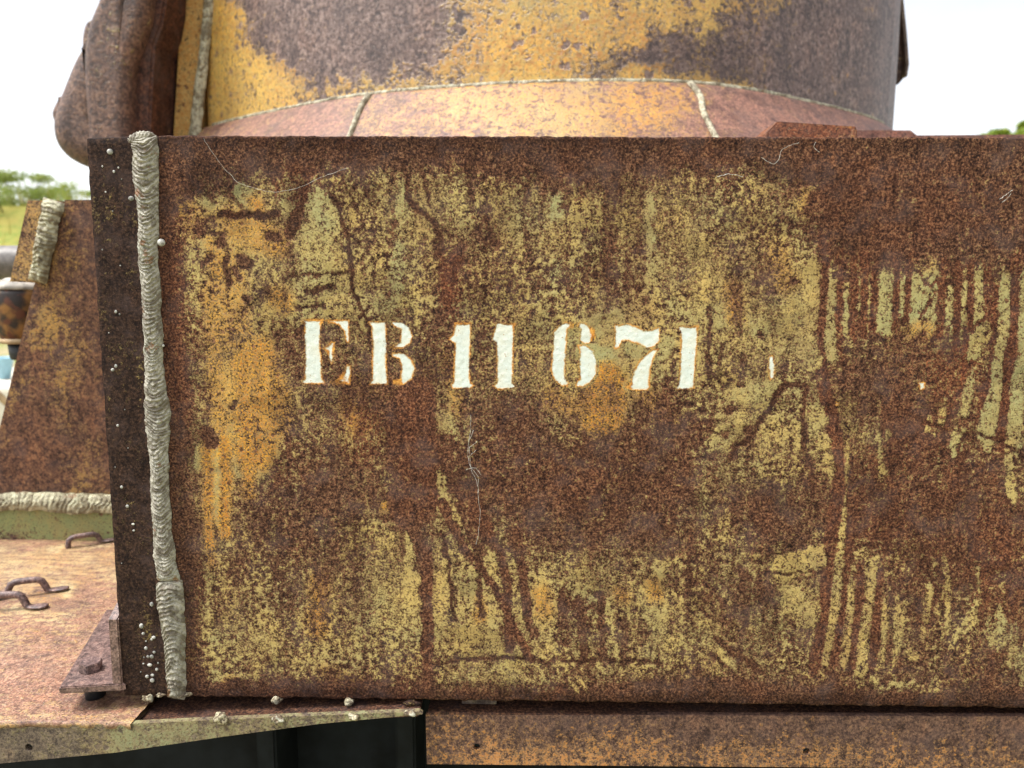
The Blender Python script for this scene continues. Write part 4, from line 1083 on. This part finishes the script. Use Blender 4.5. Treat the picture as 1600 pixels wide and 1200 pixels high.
# ------------------------------------------------------------------ surroundings
def tagit(o, label, cat, group=None, kind=None):
    if label: o['label'] = label
    if cat: o['category'] = cat
    if group: o['group'] = group
    if kind: o['kind'] = kind
t = NT('field_ground')
n = t.noise(.5, 6, .6); n2 = t.noise(9, 6, .65, off=(1, 3, 2))
c = t.mix(t.rng(n, .4, .62), (.34, .28, .17), (.20, .23, .06))
c = t.mix(t.rng(n2, .45, .65, 0, .6), c, (.40, .35, .24))
t.bump(n2, .6, .03)
M_GROUND = t.out(c, .9, .1)
gxs = np.concatenate([np.linspace(-600, -40, 30), np.linspace(-38, 38, 120), np.linspace(40, 600, 30)])
GX, GY = np.meshgrid(gxs, gxs)
r_ = np.hypot(GX, GY)
GZ = (fbm(GX*.22, GY*.22, 111)-.5)*.35*np.clip((r_-3)/6, 0, 1)
gnd = mesh_np('ground', np.stack([GX, GY, GZ], -1), grid_faces(len(gxs), len(gxs)), M_GROUND, None, True)
gnd['kind'] = 'structure'

# grassy bank behind
t = NT('dry_grass_bank')
n = t.noise(2.2, 6, .65); n2 = t.noise(14, 5, .65, off=(4, 4, 1))
c = t.mix(t.rng(n, .38, .62), (.40, .34, .09), (.22, .27, .06))
c = t.mix(t.rng(n2, .45, .7, 0, .5), c, (.48, .40, .16))
t.bump(n2, .8, .1)
M_BANK = t.out(c, .9, .1)
bxs = np.linspace(-90, 90, 240); bys = np.linspace(0, 1, 40)
BX, BV = np.meshgrid(bxs, bys)
BYY = 17+BV*60
BZZ = np.minimum(BV*9, 1)**.8*(3.5+1.0*fbm(BX*.08, BYY*.08, 121))*(.35+.65*sstep(4, -6, BX))+BV*2.0+(fbm(BX*.9, BYY*.9, 122)-.5)*.5-.25
bank = mesh_np('bank', np.stack([BX, BYY, BZZ], -1), grid_faces(40, 240), M_BANK, None, True)
bank['kind'] = 'structure'
# tall dry grass on the bank
rg = np.random.RandomState(4)
N = 26000
ii = rg.randint(0, 16, N); jj = rg.randint(20, 200, N)
bp_ = np.stack([BX, BYY, BZZ], -1)[ii, jj]+np.column_stack([rg.uniform(-.4, .4, N), rg.uniform(-.8, .8, N), np.full(N, -.1)])
hgt = rg.uniform(.35, .95, N); an = rg.uniform(0, 6.28, N); ln = rg.uniform(-.3, .3, (N, 2))
wv = np.column_stack([np.cos(an), np.sin(an), np.zeros(N)])*.025
tip = bp_+np.column_stack([ln*hgt[:, None], hgt])
GV = np.stack([bp_-wv, bp_+wv, tip], 1).reshape(-1, 3)
t = NT('dry_grass_blades')
c = t.mix(t.rng(t.noise(1.4, 4, .6), .38, .62), (.46, .38, .10), (.25, .31, .06))
t.b.inputs['Subsurface Weight'].default_value = 0
M_GRASS = t.out(c, .8, .15)
gr = mesh_np('dry_grass', GV, np.arange(N*3).reshape(-1, 3), M_GRASS)
tagit(gr, 'tall dry yellow green grass covering the bank', 'grass', None, 'stuff')

# leafy trees
def leaf_mat(name, a, b):
    t = NT(name)
    c = t.mix(t.rng(t.noise(1.6, 4, .6), .36, .64), a, b)
    m = t.out(c, .55, .3)
    tr = t.n.new('ShaderNodeBsdfTranslucent'); t.l.new(c, tr.inputs[0])
    mx = t.n.new('ShaderNodeMixShader'); mx.inputs[0].default_value = .5
    o = [n_ for n_ in t.n if n_.type == 'OUTPUT_MATERIAL'][0]
    t.l.new(t.b.outputs[0], mx.inputs[1]); t.l.new(tr.outputs[0], mx.inputs[2]); t.l.new(mx.outputs[0], o.inputs[0])
    return m
M_LEAF = leaf_mat('leaf_green', (.20, .27, .06), (.32, .37, .10))
M_LEAF2 = leaf_mat('leaf_yellow_green', (.18, .26, .03), (.32, .38, .06))
M_BARK = plain('bark', (.11, .085, .06), .9, .1, .35, 14, .6)
def tree(base, height, spread, layers, mat, label, seed, nl=9000):
    rg = np.random.RandomState(seed)
    root = bpy.data.objects.new('tree', None); col.objects.link(root); root.location = base
    tagit(root, label, 'tree', 'trees beyond the vehicle')
    V, F = [], []
    def limb(p0, p1, r0, r1):
        pm = (np.array(p0)+np.array(p1))/2+rg.uniform(-.08, .08, 3)*height*.3
        v, f = tube_path(smooth_poly([p0, pm, p1], 7), np.linspace(r0, r1, 7), 8)
        o = len(V); V.extend([tuple(a) for a in v]); F.extend([tuple(i+o for i in g) for g in f])
    limb((0, 0, -.3), (.1, 0, height*.55), .035*height, .02*height)
    cl = []
    for L in range(layers):
        zf = .42+.55*(L+.5)/layers
        for k_ in range(5):
            a = rg.uniform(0, 6.28); rr = spread*rg.uniform(.25, 1)*(1.1-.75*abs(zf-.62))
            c_ = np.array([math.cos(a)*rr, math.sin(a)*rr, height*zf+rg.uniform(-.05, .05)*height])
            limb((.1*rg.rand(), 0, height*rg.uniform(.3, .55)), c_, .011*height, .003*height); cl.append(c_)
        cl.append(np.array([rg.uniform(-.2, .2)*spread, rg.uniform(-.2, .2)*spread, height*zf]))
    me = bpy.data.meshes.new('trunk'); me.from_pydata(V, [], F); me.update()
    link('trunk', me, M_BARK, root, True)
    cl = np.array(cl); idx = rg.randint(0, len(cl), nl)
    sz = rg.uniform(.6, 1.25, len(cl))*spread*.32
    d = rg.normal(size=(nl, 3)); d /= np.linalg.norm(d, axis=1)[:, None]; d *= rg.rand(nl, 1)**.5
    c_ = cl[idx]+d*sz[idx][:, None]*np.array([1, 1, .38])
    n1 = rg.normal(size=(nl, 3)); n1 /= np.linalg.norm(n1, axis=1)[:, None]
    n2 = np.cross(n1, rg.normal(size=(nl, 3))); n2 /= np.linalg.norm(n2, axis=1)[:, None]
    l = rg.uniform(.05, .11, (nl, 1))*height/5
    Q = np.stack([c_-n1*l, c_+n2*l*.4, c_+n1*l, c_-n2*l*.4], 1).reshape(-1, 3)
    mesh_np('crown', Q, np.arange(nl*4).reshape(-1, 4), mat, root)
    return root
def at(px, py, Y): return hit(px, py, Y)
p = at(15, 262, 24); tree((p[0], 24, 2.2), p[2]-2.2, 2.1, 4, M_LEAF, 'spreading green tree at the far left above the fin', 5)
p = at(-130, 230, 30); tree((p[0], 30, 2.2), p[2]-2.2, 2.6, 4, M_LEAF, 'tree left of the fin, mostly outside the picture', 6, 7000)
p = at(128, 288, 26); tree((p[0], 26, 2.4), p[2]-2.4, 1.7, 3, M_LEAF2, 'small yellow green tree peeking over the fin plate', 7)
p = at(1566, 180, 30); tree((p[0], 30, .4), p[2]-.4, 1.5, 5, M_LEAF2, 'bright green treetop just above the right end of the plate', 8)
p = at(1612, 184, 27); tree((p[0], 27, .4), p[2]-.4, 1.6, 5, M_LEAF2, 'green treetop at the right edge of the picture', 9)

# pale blue bucket and a stick on the ground, far left gap
bc_ = hit(8, 592, 3.4)
bk = bpy.data.objects.new('bucket', None); col.objects.link(bk)
GZB = float(bc_[2])
M_BLUE = plain('pale_blue_plastic', (.30, .52, .66), .45, .4, .08)
lathe('body', [(.001, 0), (.026, 0), (.050, .115), (.054, .116), (.054, .122), (.047, .122), (.024, .006), (.001, .006)], (float(bc_[0]), 3.4, GZB), M_BLUE, bk, 28)
lathe('rim', [(.052, .116), (.058, .117), (.058, .124), (.052, .124), (.052, .116)], (float(bc_[0]), 3.4, GZB), M_BLUE, bk, 28)
tagit(bk, 'small pale blue bucket seen through the gap at the far left', 'bucket')
# the concrete block it stands on
pad_ = box('concrete_block', float(bc_[0])-.9, float(bc_[0])+.35, 3.0, 4.0, -.1, GZB-.001, plain('pale_concrete', (.62, .58, .48), .85, .2, .12, 12, .3), None, .012)
tagit(pad_, 'pale concrete block under the blue bucket', 'block')
sp0, sp1 = hit(-30, 590, 2.7), hit(14, 633, 2.7)
stt = tube('timber_prop', [sp0, (sp0+sp1)/2, sp1, sp1+(sp1-sp0)*1.6], [.016, .017, .016, .014], plain('dry_wood', (.30, .21, .11), .8, .2, .3, 40), None, 10)
tagit(stt, 'thin brown wooden prop leaning at the far left edge', 'timber')
